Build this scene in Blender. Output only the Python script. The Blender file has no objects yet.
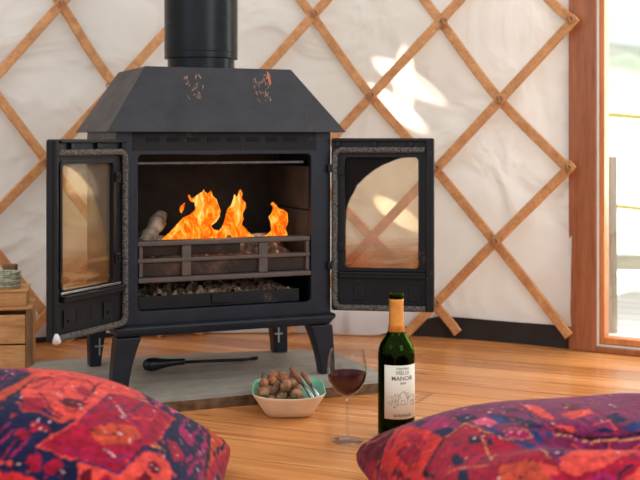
import bpy, bmesh, math, random
import numpy as np
from mathutils import Vector, Matrix, noise
random.seed(7)
PI = math.pi
S = bpy.context.scene
COL = S.collection
EYE = 0.635          # camera height (m)
F = 1150.0; CX = 320.0; HY = 137.0   # focal length in pixels, principal point, horizon row

# ------------------------------------------------------------------ helpers
def at(px, py, Y):
    return Vector(((px-CX)/F*Y, Y, EYE-(py-HY)/F*Y))

def link(o, parent=None):
    COL.objects.link(o)
    if parent is not None: o.parent = parent
    return o

def tag(o, label=None, cat=None, group=None, kind=None):
    if label: o['label'] = label
    if cat: o['category'] = cat
    if group: o['group'] = group
    if kind: o['kind'] = kind
    return o

def empty(name, loc, rz=0, label=None, cat=None, group=None):
    o = bpy.data.objects.new(name, None); o.empty_display_size = .05
    o.location = loc; o.rotation_euler = (0, 0, rz)
    return tag(link(o), label, cat, group)

def obj(name, bm, mats, parent=None, smooth=False, bevel=0, loc=None, rot=None, seg=2, angle=35):
    bmesh.ops.recalc_face_normals(bm, faces=bm.faces)
    me = bpy.data.meshes.new(name); bm.to_mesh(me); bm.free()
    if not isinstance(mats, (list, tuple)): mats = [mats]
    for m in mats: me.materials.append(m)
    o = bpy.data.objects.new(name, me)
    if loc is not None: o.location = loc
    if rot is not None: o.rotation_euler = rot
    if smooth:
        for p in me.polygons: p.use_smooth = True
    if bevel:
        b = o.modifiers.new('bevel', 'BEVEL'); b.width = bevel; b.segments = seg
        b.limit_method = 'ANGLE'; b.angle_limit = math.radians(angle)
        for p in me.polygons: p.use_smooth = True
        w = o.modifiers.new('wn', 'WEIGHTED_NORMAL'); w.keep_sharp = True
    return link(o, parent)

def B(): return bmesh.new()

def box(bm, x0, x1, y0, y1, z0, z1, mi=0):
    c = [(x0,y0,z0),(x1,y0,z0),(x1,y1,z0),(x0,y1,z0),(x0,y0,z1),(x1,y0,z1),(x1,y1,z1),(x0,y1,z1)]
    return hexa(bm, c, mi)

def hexa(bm, c, mi=0):
    v = [bm.verts.new(p) for p in c]
    for f in ((0,3,2,1),(4,5,6,7),(0,1,5,4),(1,2,6,5),(2,3,7,6),(3,0,4,7)):
        fc = bm.faces.new([v[i] for i in f]); fc.material_index = mi
    return v

def prism(bm, pts, z0, z1, mi=0, axis='z'):
    def P(a, b, c):
        return (a, b, c) if axis == 'z' else ((a, c, b) if axis == 'y' else (c, a, b))
    lo = [bm.verts.new(P(x, y, z0)) for x, y in pts]; hi = [bm.verts.new(P(x, y, z1)) for x, y in pts]
    n = len(pts)
    bm.faces.new(lo[::-1]).material_index = mi; bm.faces.new(hi).material_index = mi
    for i in range(n):
        bm.faces.new((lo[i], lo[(i+1) % n], hi[(i+1) % n], hi[i])).material_index = mi

def lathe(bm, prof, n=48, mi=0, closed=False):
    rings = []
    for r, z in prof:
        if r < 1e-6: rings.append([bm.verts.new((0, 0, z))])
        else: rings.append([bm.verts.new((r*math.cos(2*PI*i/n), r*math.sin(2*PI*i/n), z)) for i in range(n)])
    pairs = list(zip(rings[:-1], rings[1:]))
    if closed: pairs.append((rings[-1], rings[0]))
    for a, b in pairs:
        for i in range(n):
            j = (i+1) % n
            if len(a) == 1 and len(b) == 1: continue
            if len(a) == 1: f = bm.faces.new((a[0], b[j], b[i]))
            elif len(b) == 1: f = bm.faces.new((a[i], a[j], b[0]))
            else: f = bm.faces.new((a[i], a[j], b[j], b[i]))
            f.material_index = mi

def tube(bm, pts, rad, n=10, mi=0, caps=True, flat=1.0):
    pts = [Vector(p) for p in pts]
    rads = rad if isinstance(rad, (list, tuple)) else [rad]*len(pts)
    rings = []; up = None
    for i, p in enumerate(pts):
        t = (pts[min(i+1, len(pts)-1)]-pts[max(i-1, 0)]).normalized()
        if up is None:
            up = Vector((0, 0, 1)) if abs(t.z) < .9 else Vector((1, 0, 0))
        s = t.cross(up).normalized(); up = s.cross(t).normalized()
        rings.append([bm.verts.new(p+(s*math.cos(2*PI*k/n)+up*math.sin(2*PI*k/n)*flat)*rads[i]) for k in range(n)])
    for a, b in zip(rings[:-1], rings[1:]):
        for k in range(n):
            bm.faces.new((a[k], a[(k+1) % n], b[(k+1) % n], b[k])).material_index = mi
    if caps:
        bm.faces.new(rings[0][::-1]).material_index = mi; bm.faces.new(rings[-1]).material_index = mi

def catmull(pts, n=8):
    P = [Vector(p) for p in pts]; P = [P[0]*2-P[1]]+P+[P[-1]*2-P[-2]]
    out = []
    for i in range(1, len(P)-2):
        for k in range(n):
            t = k/n; a, b, c, d = P[i-1:i+3]
            out.append(.5*((2*b)+(c-a)*t+(2*a-5*b+4*c-d)*t*t+(3*b-a-3*c+d)*t**3))
    out.append(P[-2]); return out

# ------------------------------------------------------------------ materials
class N:
    def __init__(s, name):
        s.m = bpy.data.materials.new(name); s.m.use_nodes = True
        s.t = s.m.node_tree; s.t.nodes.clear()
        s.out = s.t.nodes.new('ShaderNodeOutputMaterial')
    def n(s, typ, **kw):
        d = s.t.nodes.new('ShaderNode'+typ)
        for k, v in kw.items():
            if k.startswith('i_'):
                k = k[2:]; k = int(k) if k.isdigit() else k.replace('_', ' ')
                d.inputs[k].default_value = v
            else: setattr(d, k, v)
        return d
    def l(s, a, b, ao=0, bi=0):
        s.t.links.new(a.outputs[ao], b.inputs[bi]); return b
    def pr(s, col=(.5,.5,.5), rough=.5, metal=0, **kw):
        p = s.n('BsdfPrincipled'); p.inputs['Base Color'].default_value = (*col, 1)
        p.inputs['Roughness'].default_value = rough; p.inputs['Metallic'].default_value = metal
        for k, v in kw.items(): p.inputs[k.replace('_', ' ')].default_value = v
        s.l(p, s.out); s.p = p; return p
    def coord(s, scale=(1,1,1), rot=(0,0,0), loc=(0,0,0), src='Object'):
        c = s.n('TexCoord'); m = s.n('Mapping')
        m.inputs['Scale'].default_value = scale; m.inputs['Rotation'].default_value = rot; m.inputs['Location'].default_value = loc
        s.t.links.new(c.outputs[src], m.inputs[0]); return m
    def ramp(s, stops, src=None, so=0, interp='LINEAR'):
        r = s.n('ValToRGB'); r.color_ramp.interpolation = interp
        e = r.color_ramp.elements
        while len(e) > 1: e.remove(e[-1])
        e[0].position = stops[0][0]; e[0].color = (*stops[0][1], 1)
        for p, c in stops[1:]:
            x = e.new(p); x.color = (*c, 1)
        if src is not None: s.t.links.new(src.outputs[so], r.inputs[0])
        return r
    def mix(s, a, b, f, mode='MIX'):
        m = s.n('Mix', data_type='RGBA', blend_type=mode)
        for i, v in ((0, f), (6, a), (7, b)):
            if hasattr(v, 'outputs'):
                o = v.outputs[2] if v.bl_idname == 'ShaderNodeMix' else v.outputs[0]
                s.t.links.new(o, m.inputs[i])
            else: m.inputs[i].default_value = v if i == 0 else (*v, 1)
        return m
    def to(s, a, sock):
        o = a.outputs[2] if a.bl_idname == 'ShaderNodeMix' else a.outputs[0]
        s.t.links.new(o, s.p.inputs[sock])
    def bump(s, src, strength=.3, dist=.01, so=0):
        b = s.n('Bump'); b.inputs['Strength'].default_value = strength; b.inputs['Distance'].default_value = dist
        s.t.links.new(src.outputs[so], b.inputs['Height']); s.t.links.new(b.outputs[0], s.p.inputs['Normal']); return b
    def math(s, op, a, b=None, c=None):
        m = s.n('Math', operation=op)
        for i, v in enumerate((a, b, c)):
            if v is None: continue
            if isinstance(v, tuple): s.t.links.new(v[0].outputs[v[1]], m.inputs[i])
            elif hasattr(v, 'outputs'): s.t.links.new(v.outputs[0], m.inputs[i])
            else: m.inputs[i].default_value = v
        return m

def rgb(r, g, b):
    f = lambda c: (c/255/12.92) if c/255 <= .04045 else ((c/255+.055)/1.055)**2.4
    return (f(r), f(g), f(b))

def mat_plain(name, col, rough=.5, metal=0, var=.25, scale=20, bump=.1, dist=.002, **kw):
    n = N(name); n.pr(col, rough, metal, **kw)
    c = n.coord(); t = n.n('TexNoise', i_Scale=scale, i_Detail=6.0); n.l(c, t)
    r = n.ramp([(.3, tuple(x*(1-var) for x in col)), (.7, tuple(min(1, x*(1+var)) for x in col))], t)
    n.to(r, 'Base Color')
    if bump: n.bump(t, bump, dist)
    return n.m

def mat_wood(name, dark, light, axis=(1,1,14), scale=3, rough=.55, rot=(0,0,0), bump=.15, knots=False, spec=.4):
    n = N(name); n.pr(light, rough); n.p.inputs['Specular IOR Level'].default_value = spec
    c = n.coord(scale=axis, rot=rot)
    t = n.n('TexNoise', i_Scale=scale, i_Detail=8.0, i_Roughness=.6, i_Distortion=.6); n.l(c, t)
    t2 = n.n('TexNoise', i_Scale=scale*5, i_Detail=4.0); n.l(c, t2)
    mx = n.mix(n.ramp([(.3, dark), (.65, light)], t), n.ramp([(.35, dark), (.6, light)], t2), .3)
    n.to(mx, 'Base Color'); n.bump(t2, bump, .002)
    return n.m

M = {}
def iron(name, col, rough, rust=0.0, metal=.3, scale=14):
    n = N(name); n.pr(col, rough, metal); n.p.inputs['Specular IOR Level'].default_value = .32
    c = n.coord(); t = n.n('TexNoise', i_Scale=scale, i_Detail=8.0, i_Roughness=.65); n.l(c, t)
    t2 = n.n('TexNoise', i_Scale=160.0, i_Detail=3.0); n.l(c, t2)
    base = n.ramp([(.3, tuple(x*.75 for x in col)), (.7, tuple(x*1.25 for x in col))], t)
    if rust:
        t3 = n.n('TexNoise', i_Scale=9.0, i_Detail=9.0, i_Roughness=.75); n.l(c, t3)
        k = n.ramp([(.62-rust*.25, (0,0,0)), (.74-rust*.25, (1,1,1))], t3)
        base = n.mix(base, rgb(104, 78, 66), k)
    n.to(base, 'Base Color')
    rr = n.ramp([(.3, (rough*.8,)*3), (.7, (min(1, rough*1.25),)*3)], t); n.to(rr, 'Roughness')
    n.bump(t2, .12, .001)
    return n.m
M['iron'] = iron('stove_iron', (.017,.021,.030), .38)
M['hood'] = iron('hood_iron', (.038,.037,.041), .46, rust=.12)
M['flue'] = iron('flue_enamel', (.012,.016,.018), .3, metal=.6)
M['dooriron'] = iron('door_iron', (.010,.0105,.013), .42, rust=.12)
M['brown_iron'] = iron('fire_bars_iron', (.10,.08,.07), .5, rust=.3)
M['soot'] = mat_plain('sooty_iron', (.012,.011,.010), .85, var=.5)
M['sootshade'] = iron('soot_and_shade', (.008,.0075,.009), .5, rust=.08)  # near-black tone: soot together with painted hood shadow
M['brick'] = mat_plain('fire_brick', (.034,.030,.027), .9, var=.5, scale=12, bump=.4)
M['blackhole'] = mat_plain('vent_black', (.004,.004,.004), .9, bump=0)
M['steel'] = mat_plain('steel', (.45,.45,.46), .35, 1, var=.2, scale=60)
M['dulled'] = mat_plain('dulled_steel', (.10,.095,.10), .6, .3, var=.3, scale=60)
M['plate'] = iron('bar_plate_iron', (.045,.032,.026), .6, rust=.35)
M['blackplastic'] = mat_plain('poker_black', (.012,.012,.013), .35, .2, var=.2)

def m_rope():
    n = N('gasket_rope'); n.pr((.2,.19,.18), .9)
    c = n.coord(); w = n.n('TexVoronoi', i_Scale=190.0); n.l(c, w)
    r = n.ramp([(.0, (.20,.185,.17)), (.5, (.085,.075,.068)), (1, (.02,.02,.02))], w); n.to(r, 'Base Color')
    n.bump(w, .8, .003); return n.m
M['rope'] = m_rope()

def m_canvas():
    n = N('yurt_canvas')
    c = n.coord(scale=(1,1,1)); t = n.n('TexNoise', i_Scale=2.2, i_Detail=5.0, i_Roughness=.55, i_Distortion=1.0); n.l(c, t)
    t2 = n.n('TexNoise', i_Scale=3.0, i_Detail=2.5, i_Distortion=1.2); n.l(c, t2)
    col = n.mix(n.ramp([(.3, (.67,.63,.61)), (.7, (.785,.755,.742))], t), n.ramp([(.35, (.68,.64,.62)), (.6, (.77,.745,.735))], t2), .4)
    d = n.n('BsdfDiffuse'); tr = n.n('BsdfTranslucent'); mx = n.n('MixShader', i_0=.22)
    n.t.links.new(col.outputs[2], d.inputs[0])
    tcol = n.mix(col, (1.0, .9, .8), 1.0, 'MULTIPLY')
    n.t.links.new(tcol.outputs[2], tr.inputs[0])
    b = n.n('Bump', i_Strength=.9, i_Distance=.08); n.t.links.new(t2.outputs[0], b.inputs['Height'])
    n.t.links.new(b.outputs[0], d.inputs['Normal'])
    n.l(d, mx, 0, 1); n.l(tr, mx, 0, 2); n.l(mx, n.out); return n.m
M['canvas'] = m_canvas()

M['lath'] = mat_wood('lath_ash', rgb(176,116,68), rgb(224,166,112), axis=(6,6,6), scale=4, rough=.5)
M['cord'] = mat_plain('leather_cord', rgb(176,128,86), .7, scale=60)
M['skirt'] = mat_plain('black_skirting', (.018,.017,.017), .55, var=.3, scale=10)
M['doorwood'] = mat_wood('door_wood', rgb(130,72,44), rgb(172,106,68), axis=(12,12,1), scale=3, rough=.4)
M['doorwood2'] = mat_wood('door_stile_wood', rgb(176,98,46), rgb(214,136,74), axis=(12,12,1), scale=3, rough=.4)
M['seal'] = mat_plain('pale_seal', (.75,.7,.64), .5, var=.05)
M['crate'] = mat_wood('crate_pine', rgb(172,112,60), rgb(226,176,118), axis=(1.5,8,9), scale=3, rough=.7)
M['crate_dark'] = mat_wood('crate_weathered', rgb(96,70,48), rgb(150,112,76), axis=(8,8,1.5), scale=4, rough=.75)
M['greywood'] = mat_wood('weathered_post', rgb(128,112,98), rgb(186,168,150), axis=(9,9,1), scale=3, rough=.8)

def m_floor():
    n = N('floor_boards'); n.pr((.5,.3,.15), .3)
    ang = math.radians(24.5)
    c = n.coord(rot=(0,0,ang))              # boards then run along x
    sep = n.n('SeparateXYZ'); n.l(c, sep)
    W = .118
    q = n.math('DIVIDE', (sep, 1), W); fl = n.math('FLOOR', q); fr = n.math('FRACT', q)
    wn = n.n('TexWhiteNoise', noise_dimensions='1D'); n.t.links.new(fl.outputs[0], wn.inputs['W'])
    off = n.math('MULTIPLY', (wn, 0), 37.0)
    # butt joints
    sx = n.math('ADD', (sep, 0), n.math('MULTIPLY', (wn, 0), 9.0)); qx = n.math('DIVIDE', sx, 2.3); frx = n.math('FRACT', qx); flx = n.math('FLOOR', qx)
    w2 = n.n('TexWhiteNoise', noise_dimensions='2D'); cb = n.n('CombineXYZ'); n.l(fl, cb, 0, 0); n.l(flx, cb, 0, 1); n.t.links.new(cb.outputs[0], w2.inputs['Vector'])
    gx = n.math('ADD', (sep, 0), off)
    cv = n.n('CombineXYZ'); n.l(n.math('MULTIPLY', gx, 1.1), cv, 0, 0); n.l(n.math('MULTIPLY', (sep, 1), 16.0), cv, 0, 1); n.l(off, cv, 0, 2)
    g1 = n.n('TexNoise', i_Scale=1.6, i_Detail=7.0, i_Roughness=.62, i_Distortion=.9); n.l(cv, g1)
    g2 = n.n('TexNoise', i_Scale=7.0, i_Detail=5.0, i_Roughness=.6, i_Distortion=.4); n.l(cv, g2)
    base = n.ramp([(.25, rgb(158,84,38)), (.45, rgb(208,134,74)), (.72, rgb(228,164,102))], g1)
    fine = n.ramp([(.3, rgb(166,92,42)), (.65, rgb(216,148,86))], g2)
    m1 = n.mix(base, fine, .25)
    tint = n.ramp([(0, (.70,.62,.55)), (.4, (.95,.90,.84)), (.75, (1.0,1.0,1.0)), (1, (1.12,1.16,1.22))], w2)
    m2 = n.mix(m1, tint, 1.0, 'MULTIPLY')
    # knots
    kc = n.n('CombineXYZ'); n.l(n.math('MULTIPLY', gx, 2.2), kc, 0, 0); n.l(n.math('MULTIPLY', (sep, 1), 6.5), kc, 0, 1)
    kv = n.n('TexVoronoi', i_Scale=1.0); n.l(kc, kv)
    kr = n.ramp([(.0, (1,1,1)), (.035, (.8,.8,.8)), (.10, (0,0,0))], kv)
    m3 = n.mix(m2, rgb(112,56,26), kr)
    e = n.math('ABSOLUTE', n.math('SUBTRACT', fr, .5)); gap = n.ramp([(.470, (0,0,0)), (.489, (1,1,1))], e)
    e2 = n.math('ABSOLUTE', n.math('SUBTRACT', frx, .5)); gap2 = n.ramp([(.498, (0,0,0)), (.4993, (1,1,1))], e2)
    gg = n.math('MAXIMUM', gap, gap2)
    m4 = n.mix(m3, rgb(112,62,32), n.math('MULTIPLY', gg, .5))
    n.to(m4, 'Base Color')
    rr = n.ramp([(.3, (.17,)*3), (.7, (.30,)*3)], g1); n.to(rr, 'Roughness')
    hb = n.math('SUBTRACT', n.math('MULTIPLY', g2, .25), gg); n.bump(hb, .25, .003)
    return n.m
M['floor'] = m_floor()

def m_slab():
    n = N('hearth_stone'); n.pr((.4,.38,.34), .55)
    c = n.coord(rot=(0,0,-math.radians(22.5)), loc=(0,0,0))
    s2 = n.n('Mapping'); s2.inputs['Scale'].default_value = (.6, 5, 1); n.l(c, s2)
    t = n.n('TexNoise', i_Scale=2.5, i_Detail=7.0, i_Distortion=.8); n.l(s2, t)
    t2 = n.n('TexNoise', i_Scale=30.0, i_Detail=5.0); n.l(c, t2)
    a = n.mix(n.ramp([(.3, rgb(126,116,102)), (.7, rgb(172,166,156))], t), n.ramp([(.3, rgb(120,112,98)), (.7, rgb(176,170,160))], t2), .3)
    n.to(a, 'Base Color'); n.bump(t2, .15, .002); return n.m
M['slab'] = m_slab()
M['slab_edge'] = mat_plain('hearth_rough_edge', rgb(104,80,58), .9, var=.5, scale=40, bump=.8, dist=.006)

def m_glass(name, col=(1,1,1), rough=0, ior=1.45):
    n = N(name); g = n.n('BsdfGlass', i_Roughness=rough, i_IOR=ior); g.inputs[0].default_value = (*col, 1)
    n.l(g, n.out); return n.m
def m_thin(name, b0=0):
    n = N(name); t = n.n('BsdfTransparent'); t.inputs[0].default_value = (.97,.97,.97,1); g = n.n('BsdfGlossy', i_Roughness=.03)
    lw = n.n('LayerWeight', i_Blend=.5); mx = n.n('MixShader'); n.t.links.new(n.ramp([(0,(.02+b0,)*3),(.5,(.04+b0*1.3,)*3),(.8,(.16+b0*1.6,)*3),(1,(.75,)*3)], lw, 1).outputs[0], mx.inputs[0])
    n.l(t, mx, 0, 1); n.l(g, mx, 0, 2); n.l(mx, n.out); return n.m
M['glass'] = m_thin('clear_glass'); M['glass2'] = m_thin('thick_glass', .16)
M['bottleglass'] = m_glass('green_bottle_glass', (.22,.36,.08))
def m_pane(name, tint=(1,1,1), fac=.12):
    n = N(name); t = n.n('BsdfTransparent'); t.inputs[0].default_value = (*tint, 1)
    g = n.n('BsdfGlossy', i_Roughness=.02); mx = n.n('MixShader', i_0=fac)
    n.l(t, mx, 0, 1); n.l(g, mx, 0, 2); n.l(mx, n.out); return n.m
M['pane'] = m_pane('door_pane', (.98,1,.99), .06)

def m_stoveglass(name, soot_center, soot_r, haze, a_max):
    # heat-tinted, smoke-stained ceramic glass: amber near the bottom, brown soot where the smoke caught it
    n = N(name)
    c = n.coord(); t = n.n('TexNoise', i_Scale=9.0, i_Detail=5.0, i_Distortion=1.5); n.l(c, t)
    sp = n.n('SeparateXYZ'); n.l(c, sp)
    # low brown streaks
    st = n.n('Mapping'); st.inputs['Scale'].default_value = (6, 6, 34); n.l(c, st)
    t3 = n.n('TexNoise', i_Scale=1.4, i_Detail=5.0, i_Distortion=.6); n.l(st, t3)
    zz = n.n('MapRange', i_1=.285, i_2=.355); n.t.links.new(sp.outputs[2], zz.inputs[0])    # 0 at bottom
    low = n.math('SUBTRACT', 1.0, zz)
    streak = n.math('MULTIPLY', n.ramp([(.42, (0,0,0)), (.60, (1,1,1))], t3), low)
    tint = n.mix(n.ramp([(.3, (.98,.86,.68)), (.7, (1.0,.94,.84))], t), (.78,.42,.16), low)
    # rounded soot outline in the corner away from the air wash
    cc = n.n('CombineXYZ', i_0=soot_center[0], i_2=soot_center[1])
    fl = n.n('CombineXYZ'); n.t.links.new(sp.outputs[0], fl.inputs[0]); n.t.links.new(sp.outputs[2], fl.inputs[2])
    vd = n.n('VectorMath', operation='SUBTRACT'); n.l(fl, vd, 0, 0); n.l(cc, vd, 0, 1)
    sc = n.n('VectorMath', operation='MULTIPLY'); n.l(vd, sc, 0, 0); sc.inputs[1].default_value = (1/soot_r[0], 1, 1/soot_r[1])
    ln = n.n('VectorMath', operation='LENGTH'); n.l(sc, ln)
    t4 = n.math('MULTIPLY', t, .10)
    e = n.math('ADD', (ln, 1), t4)
    sr = n.ramp([(.0, (0,0,0)), (.98, (0,0,0)), (1.0, (1,1,1))], n.math('MULTIPLY', e, 1/1.08))
    # side mask: only where x is on the hinge side of the centre and z above it
    mx_ = n.math('LESS_THAN', (sp, 0), soot_center[0]); mz = n.math('GREATER_THAN', (sp, 2), soot_center[1])
    sr2 = n.math('MULTIPLY', sr, n.math('MULTIPLY', mx_, mz))
    tr = n.n('BsdfTransparent'); n.t.links.new(tint.outputs[2], tr.inputs[0])
    df = n.n('BsdfDiffuse'); df.inputs[0].default_value = (.42,.24,.11,1)
    gl = n.n('BsdfGlossy', i_Roughness=.06)
    sb = n.n('BsdfDiffuse'); sb.inputs[0].default_value = (.012,.010,.010,1) if a_max > .8 else (.10,.085,.075,1)
    m1 = n.n('MixShader'); n.l(n.math('ADD', n.math('MULTIPLY', streak, .75), haze), m1, 0, 0); n.l(tr, m1, 0, 1); n.l(df, m1, 0, 2)
    m2 = n.n('MixShader', i_0=.07); n.l(m1, m2, 0, 1); n.l(gl, m2, 0, 2)
    m3 = n.n('MixShader'); n.l(n.math('MULTIPLY', sr2, a_max), m3, 0, 0); n.l(m2, m3, 0, 1); n.l(sb, m3, 0, 2)
    n.l(m3, n.out); return n.m

def m_flame():
    n = N('flame'); c = n.coord(scale=(26,26,13))
    t = n.n('TexNoise', i_Scale=1.0, i_Detail=4.0, i_Roughness=.6, i_Distortion=2.5); n.l(c, t)
    c2 = n.coord(); sp = n.n('SeparateXYZ'); n.l(c2, sp)
    z = n.n('MapRange', i_1=.38, i_2=.52); n.t.links.new(sp.outputs[2], z.inputs[0])
    h = n.math('SUBTRACT', n.math('ADD', t, .10), n.math('MULTIPLY', z, .17))
    r = n.ramp([(.36, (.30,.012,.0)), (.46, (.95,.07,.002)), (.56, (1.0,.19,.006)), (.66, (1.0,.40,.03)), (.78, (1.0,.72,.20))], h)
    e = n.n('Emission', i_Strength=1.15); n.l(r, e)
    tr = n.n('BsdfTransparent'); mx = n.n('MixShader')
    a = n.ramp([(.30, (.15,)*3), (.42, (1,)*3)], h); n.l(a, mx, 0, 0); n.l(tr, mx, 0, 1); n.l(e, mx, 0, 2)
    n.l(mx, n.out); return n.m
M['flame'] = m_flame()
def m_ember():
    n = N('embers'); n.pr((.12,.09,.07), .95)
    c = n.coord(); t = n.n('TexNoise', i_Scale=45.0, i_Detail=5.0); n.l(c, t)
    r = n.ramp([(.35, (.03,.022,.018)), (.55, (.14,.10,.075)), (.72, (.4,.37,.33))], t); n.to(r, 'Base Color')
    k = n.ramp([(.60, (0,0,0)), (.68, (1,.2,.01))], t); n.to(k, 'Emission Color'); n.p.inputs['Emission Strength'].default_value = .6
    n.bump(t, 1, .01); return n.m
M['ember'] = m_ember()
def m_ash():
    n = N('ash'); n.pr((.12,.09,.07), .95)
    c = n.coord(); t = n.n('TexNoise', i_Scale=95.0, i_Detail=5.0); n.l(c, t)
    t2 = n.n('TexNoise', i_Scale=9.0, i_Detail=3.0); n.l(c, t2)
    a = n.mix(n.ramp([(.35, (.07,.045,.03)), (.55, (.30,.19,.12)), (.7, (.50,.40,.32))], t), (.62,.62,.64), n.ramp([(.60, (0,0,0)), (.66, (1,1,1))], t2))
    n.to(a, 'Base Color'); n.bump(t, 1, .01); return n.m
M['ash'] = m_ash()

# ------------------------------------------------------------------ camera
cam = bpy.data.cameras.new('camera'); co = bpy.data.objects.new('camera', cam); COL.objects.link(co)
co.location = (0, 0, EYE); co.rotation_euler = (PI/2, 0, 0)
cam.sensor_width = 36; cam.lens = F/640*36; cam.shift_y = -(240-HY)/640; cam.clip_end = 200
cam.dof.use_dof = True; cam.dof.focus_distance = 2.65; cam.dof.aperture_fstop = 4.5
S.camera = co

# ------------------------------------------------------------------ setting
CXW, CYW, R = -.15, 2.24, 1.5
def wallpt(phi, z, off=0):
    return Vector((CXW+(R-off)*math.sin(phi), CYW+(R-off)*math.cos(phi), z))
def hit(px, py, off=0):
    """where the sight line through (px, py) meets the round wall: (phi, z)"""
    t = (px-CX)/F; r = R-off
    a = t*t+1; b = -2*(t*CXW+CYW); c = CXW**2+CYW**2-r*r
    Y = (-b+math.sqrt(b*b-4*a*c))/(2*a)
    return math.atan2(t*Y-CXW, Y-CYW), EYE-(py-HY)/F*Y

bm = B(); box(bm, -2.2, 2.2, -.6, 4.2, -.05, 0)
# floor outline clipped to the room: straight polygon
bm.free(); bm = B()
PHI_D = math.asin((.757-CXW)/R)
D0 = Vector((.757, 3.457)); DD = Vector((math.cos(math.radians(-31.5)), math.sin(math.radians(-31.5)))); DN = Vector((-DD.y, DD.x))
pts = [(-1.66, -.4)]+[(CXW+1.51*math.sin(p), CYW+1.51*math.cos(p)) for p in np.linspace(-PI/2, PHI_D, 30)]
e = D0+DD*1.0+DN*.02; pts += [(e.x, e.y), (e.x+.05, -.4)]
prism(bm, pts[::-1], -.05, 0)
tag(obj('floor', bm, M['floor']), kind='structure')

# canvas wall
def hem(phi):
    X = CXW+R*math.sin(phi)
    def ss(a, b, x):
        t = min(1, max(0, (x-a)/(b-a))); return t*t*(3-2*t)
    return .018-.014*ss(-.75, -.3, X)+.066*ss(.17, .40, X)
bm = B(); nphi, nz = 260, 60; rows = []
for j in range(nz+1):
    row = []
    for i in range(nphi+1):
        phi = -math.radians(100)+(PHI_D+math.radians(100))*i/nphi
        h0 = hem(phi); tz = j/nz; z = h0+(1.55-h0)*tz**1.3
        X = CXW+R*math.sin(phi)
        p = Vector((phi*1.6, z*1.0, 0))
        w = noise.fractal(p*2.2+Vector((3.1, 0, 0)), 1.0, 2.0, 3)*.012
        w += noise.noise(Vector((phi*9+z*3, z*2.2-phi*2, 4)))*.006
        fold = math.exp(-(z-h0)/.07)
        w += fold*(.012+.016*noise.noise(Vector((phi*7, z*14, 9))))
        belly = math.exp(-((X-.12)/.26)**2)*math.exp(-((z-.05)/.09)**2)*.05
        row.append(bm.verts.new(wallpt(phi, z, .004+max(0, w+.006)*.8+belly*.5)))
    rows.append(row)
for j in range(nz):
    for i in range(nphi):
        bm.faces.new((rows[j][i], rows[j][i+1], rows[j+1][i+1], rows[j+1][i]))
w = obj('wall_back', bm, M['canvas'], smooth=True); tag(w, kind='structure')

# skirting
bm = B(); prev = None
for i in range(121):
    phi = -math.radians(100)+(PHI_D+math.radians(100))*i/120
    cur = [bm.verts.new(wallpt(phi, 0, .0)), bm.verts.new(wallpt(phi, .075, .0)), bm.verts.new(wallpt(phi, .075, -.02)), bm.verts.new(wallpt(phi, 0, -.02))]
    if prev:
        for k in range(4): bm.faces.new((prev[k], prev[(k+1) % 4], cur[(k+1) % 4], cur[k]))
    prev = cur
tag(obj('baseboard_back', bm, M['skirt']), kind='structure')

# door frame, door and what lies outside
def dpt(s, n, z): q = D0+DD*s+DN*n; return (q.x, q.y, z)
def dbox(bm, s0, s1, n0, n1, z0, z1, mi=0):
    hexa(bm, [dpt(s0,n0,z0), dpt(s1,n0,z0), dpt(s1,n1,z0), dpt(s0,n1,z0), dpt(s0,n0,z1), dpt(s1,n0,z1), dpt(s1,n1,z1), dpt(s0,n1,z1)], mi)
bm = B()
dbox(bm, 0, .083, -.03, .05, 0.0, 2.05); dbox(bm, .90, .99, -.03, .05, 0, 2.05); dbox(bm, .083, .90, -.03, .05, 1.97, 2.05)
dbox(bm, .083, .90, -.03, .05, 0.0, .018)
tag(obj('trim_1', bm, M['doorwood'], bevel=.003), kind='structure')
bm = B()
dbox(bm, .0835, .0885, -.022, .02, .0185, 1.969); dbox(bm, .0886, .898, -.022, .02, .0185, .0225)
tag(obj('trim_2', bm, M['seal']), kind='structure')
bm = B()
dbox(bm, .089, .103, -.012, .035, .024, 1.965); dbox(bm, .880, .896, -.012, .035, .024, 1.965)
dbox(bm, .103, .880, -.012, .035, .024, .043); dbox(bm, .103, .880, -.012, .035, 1.90, 1.965)
dr = obj('door_1', bm, M['doorwood2'], bevel=.002); tag(dr, kind='structure')
bm = B(); dbox(bm, .104, .879, .010, .014, .044, 1.899); obj('pane', bm, M['pane'], dr)

n = N('deck_boards'); n.pr((.75,.73,.70), .6)
c = n.coord(rot=(0,0,math.radians(-60))); sp = n.n('SeparateXYZ'); n.l(c, sp)
fr = n.math('FRACT', n.math('DIVIDE', (sp, 0), .14)); ee = n.math('ABSOLUTE', n.math('SUBTRACT', fr, .5))
n.to(n.ramp([(.46, (.74,.72,.68)), (.49, (.16,.14,.12))], ee), 'Base Color'); M['deck'] = n.m
bm = B(); q = [dpt(-.3,.06,0), dpt(2.6,.06,0), dpt(2.6,1.7,0), dpt(-.3,1.7,0)]
prism(bm, [(a, b) for a, b, _ in q], -.09, -.03)
tag(obj('floor_deck', bm, M['deck']), kind='structure')

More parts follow.
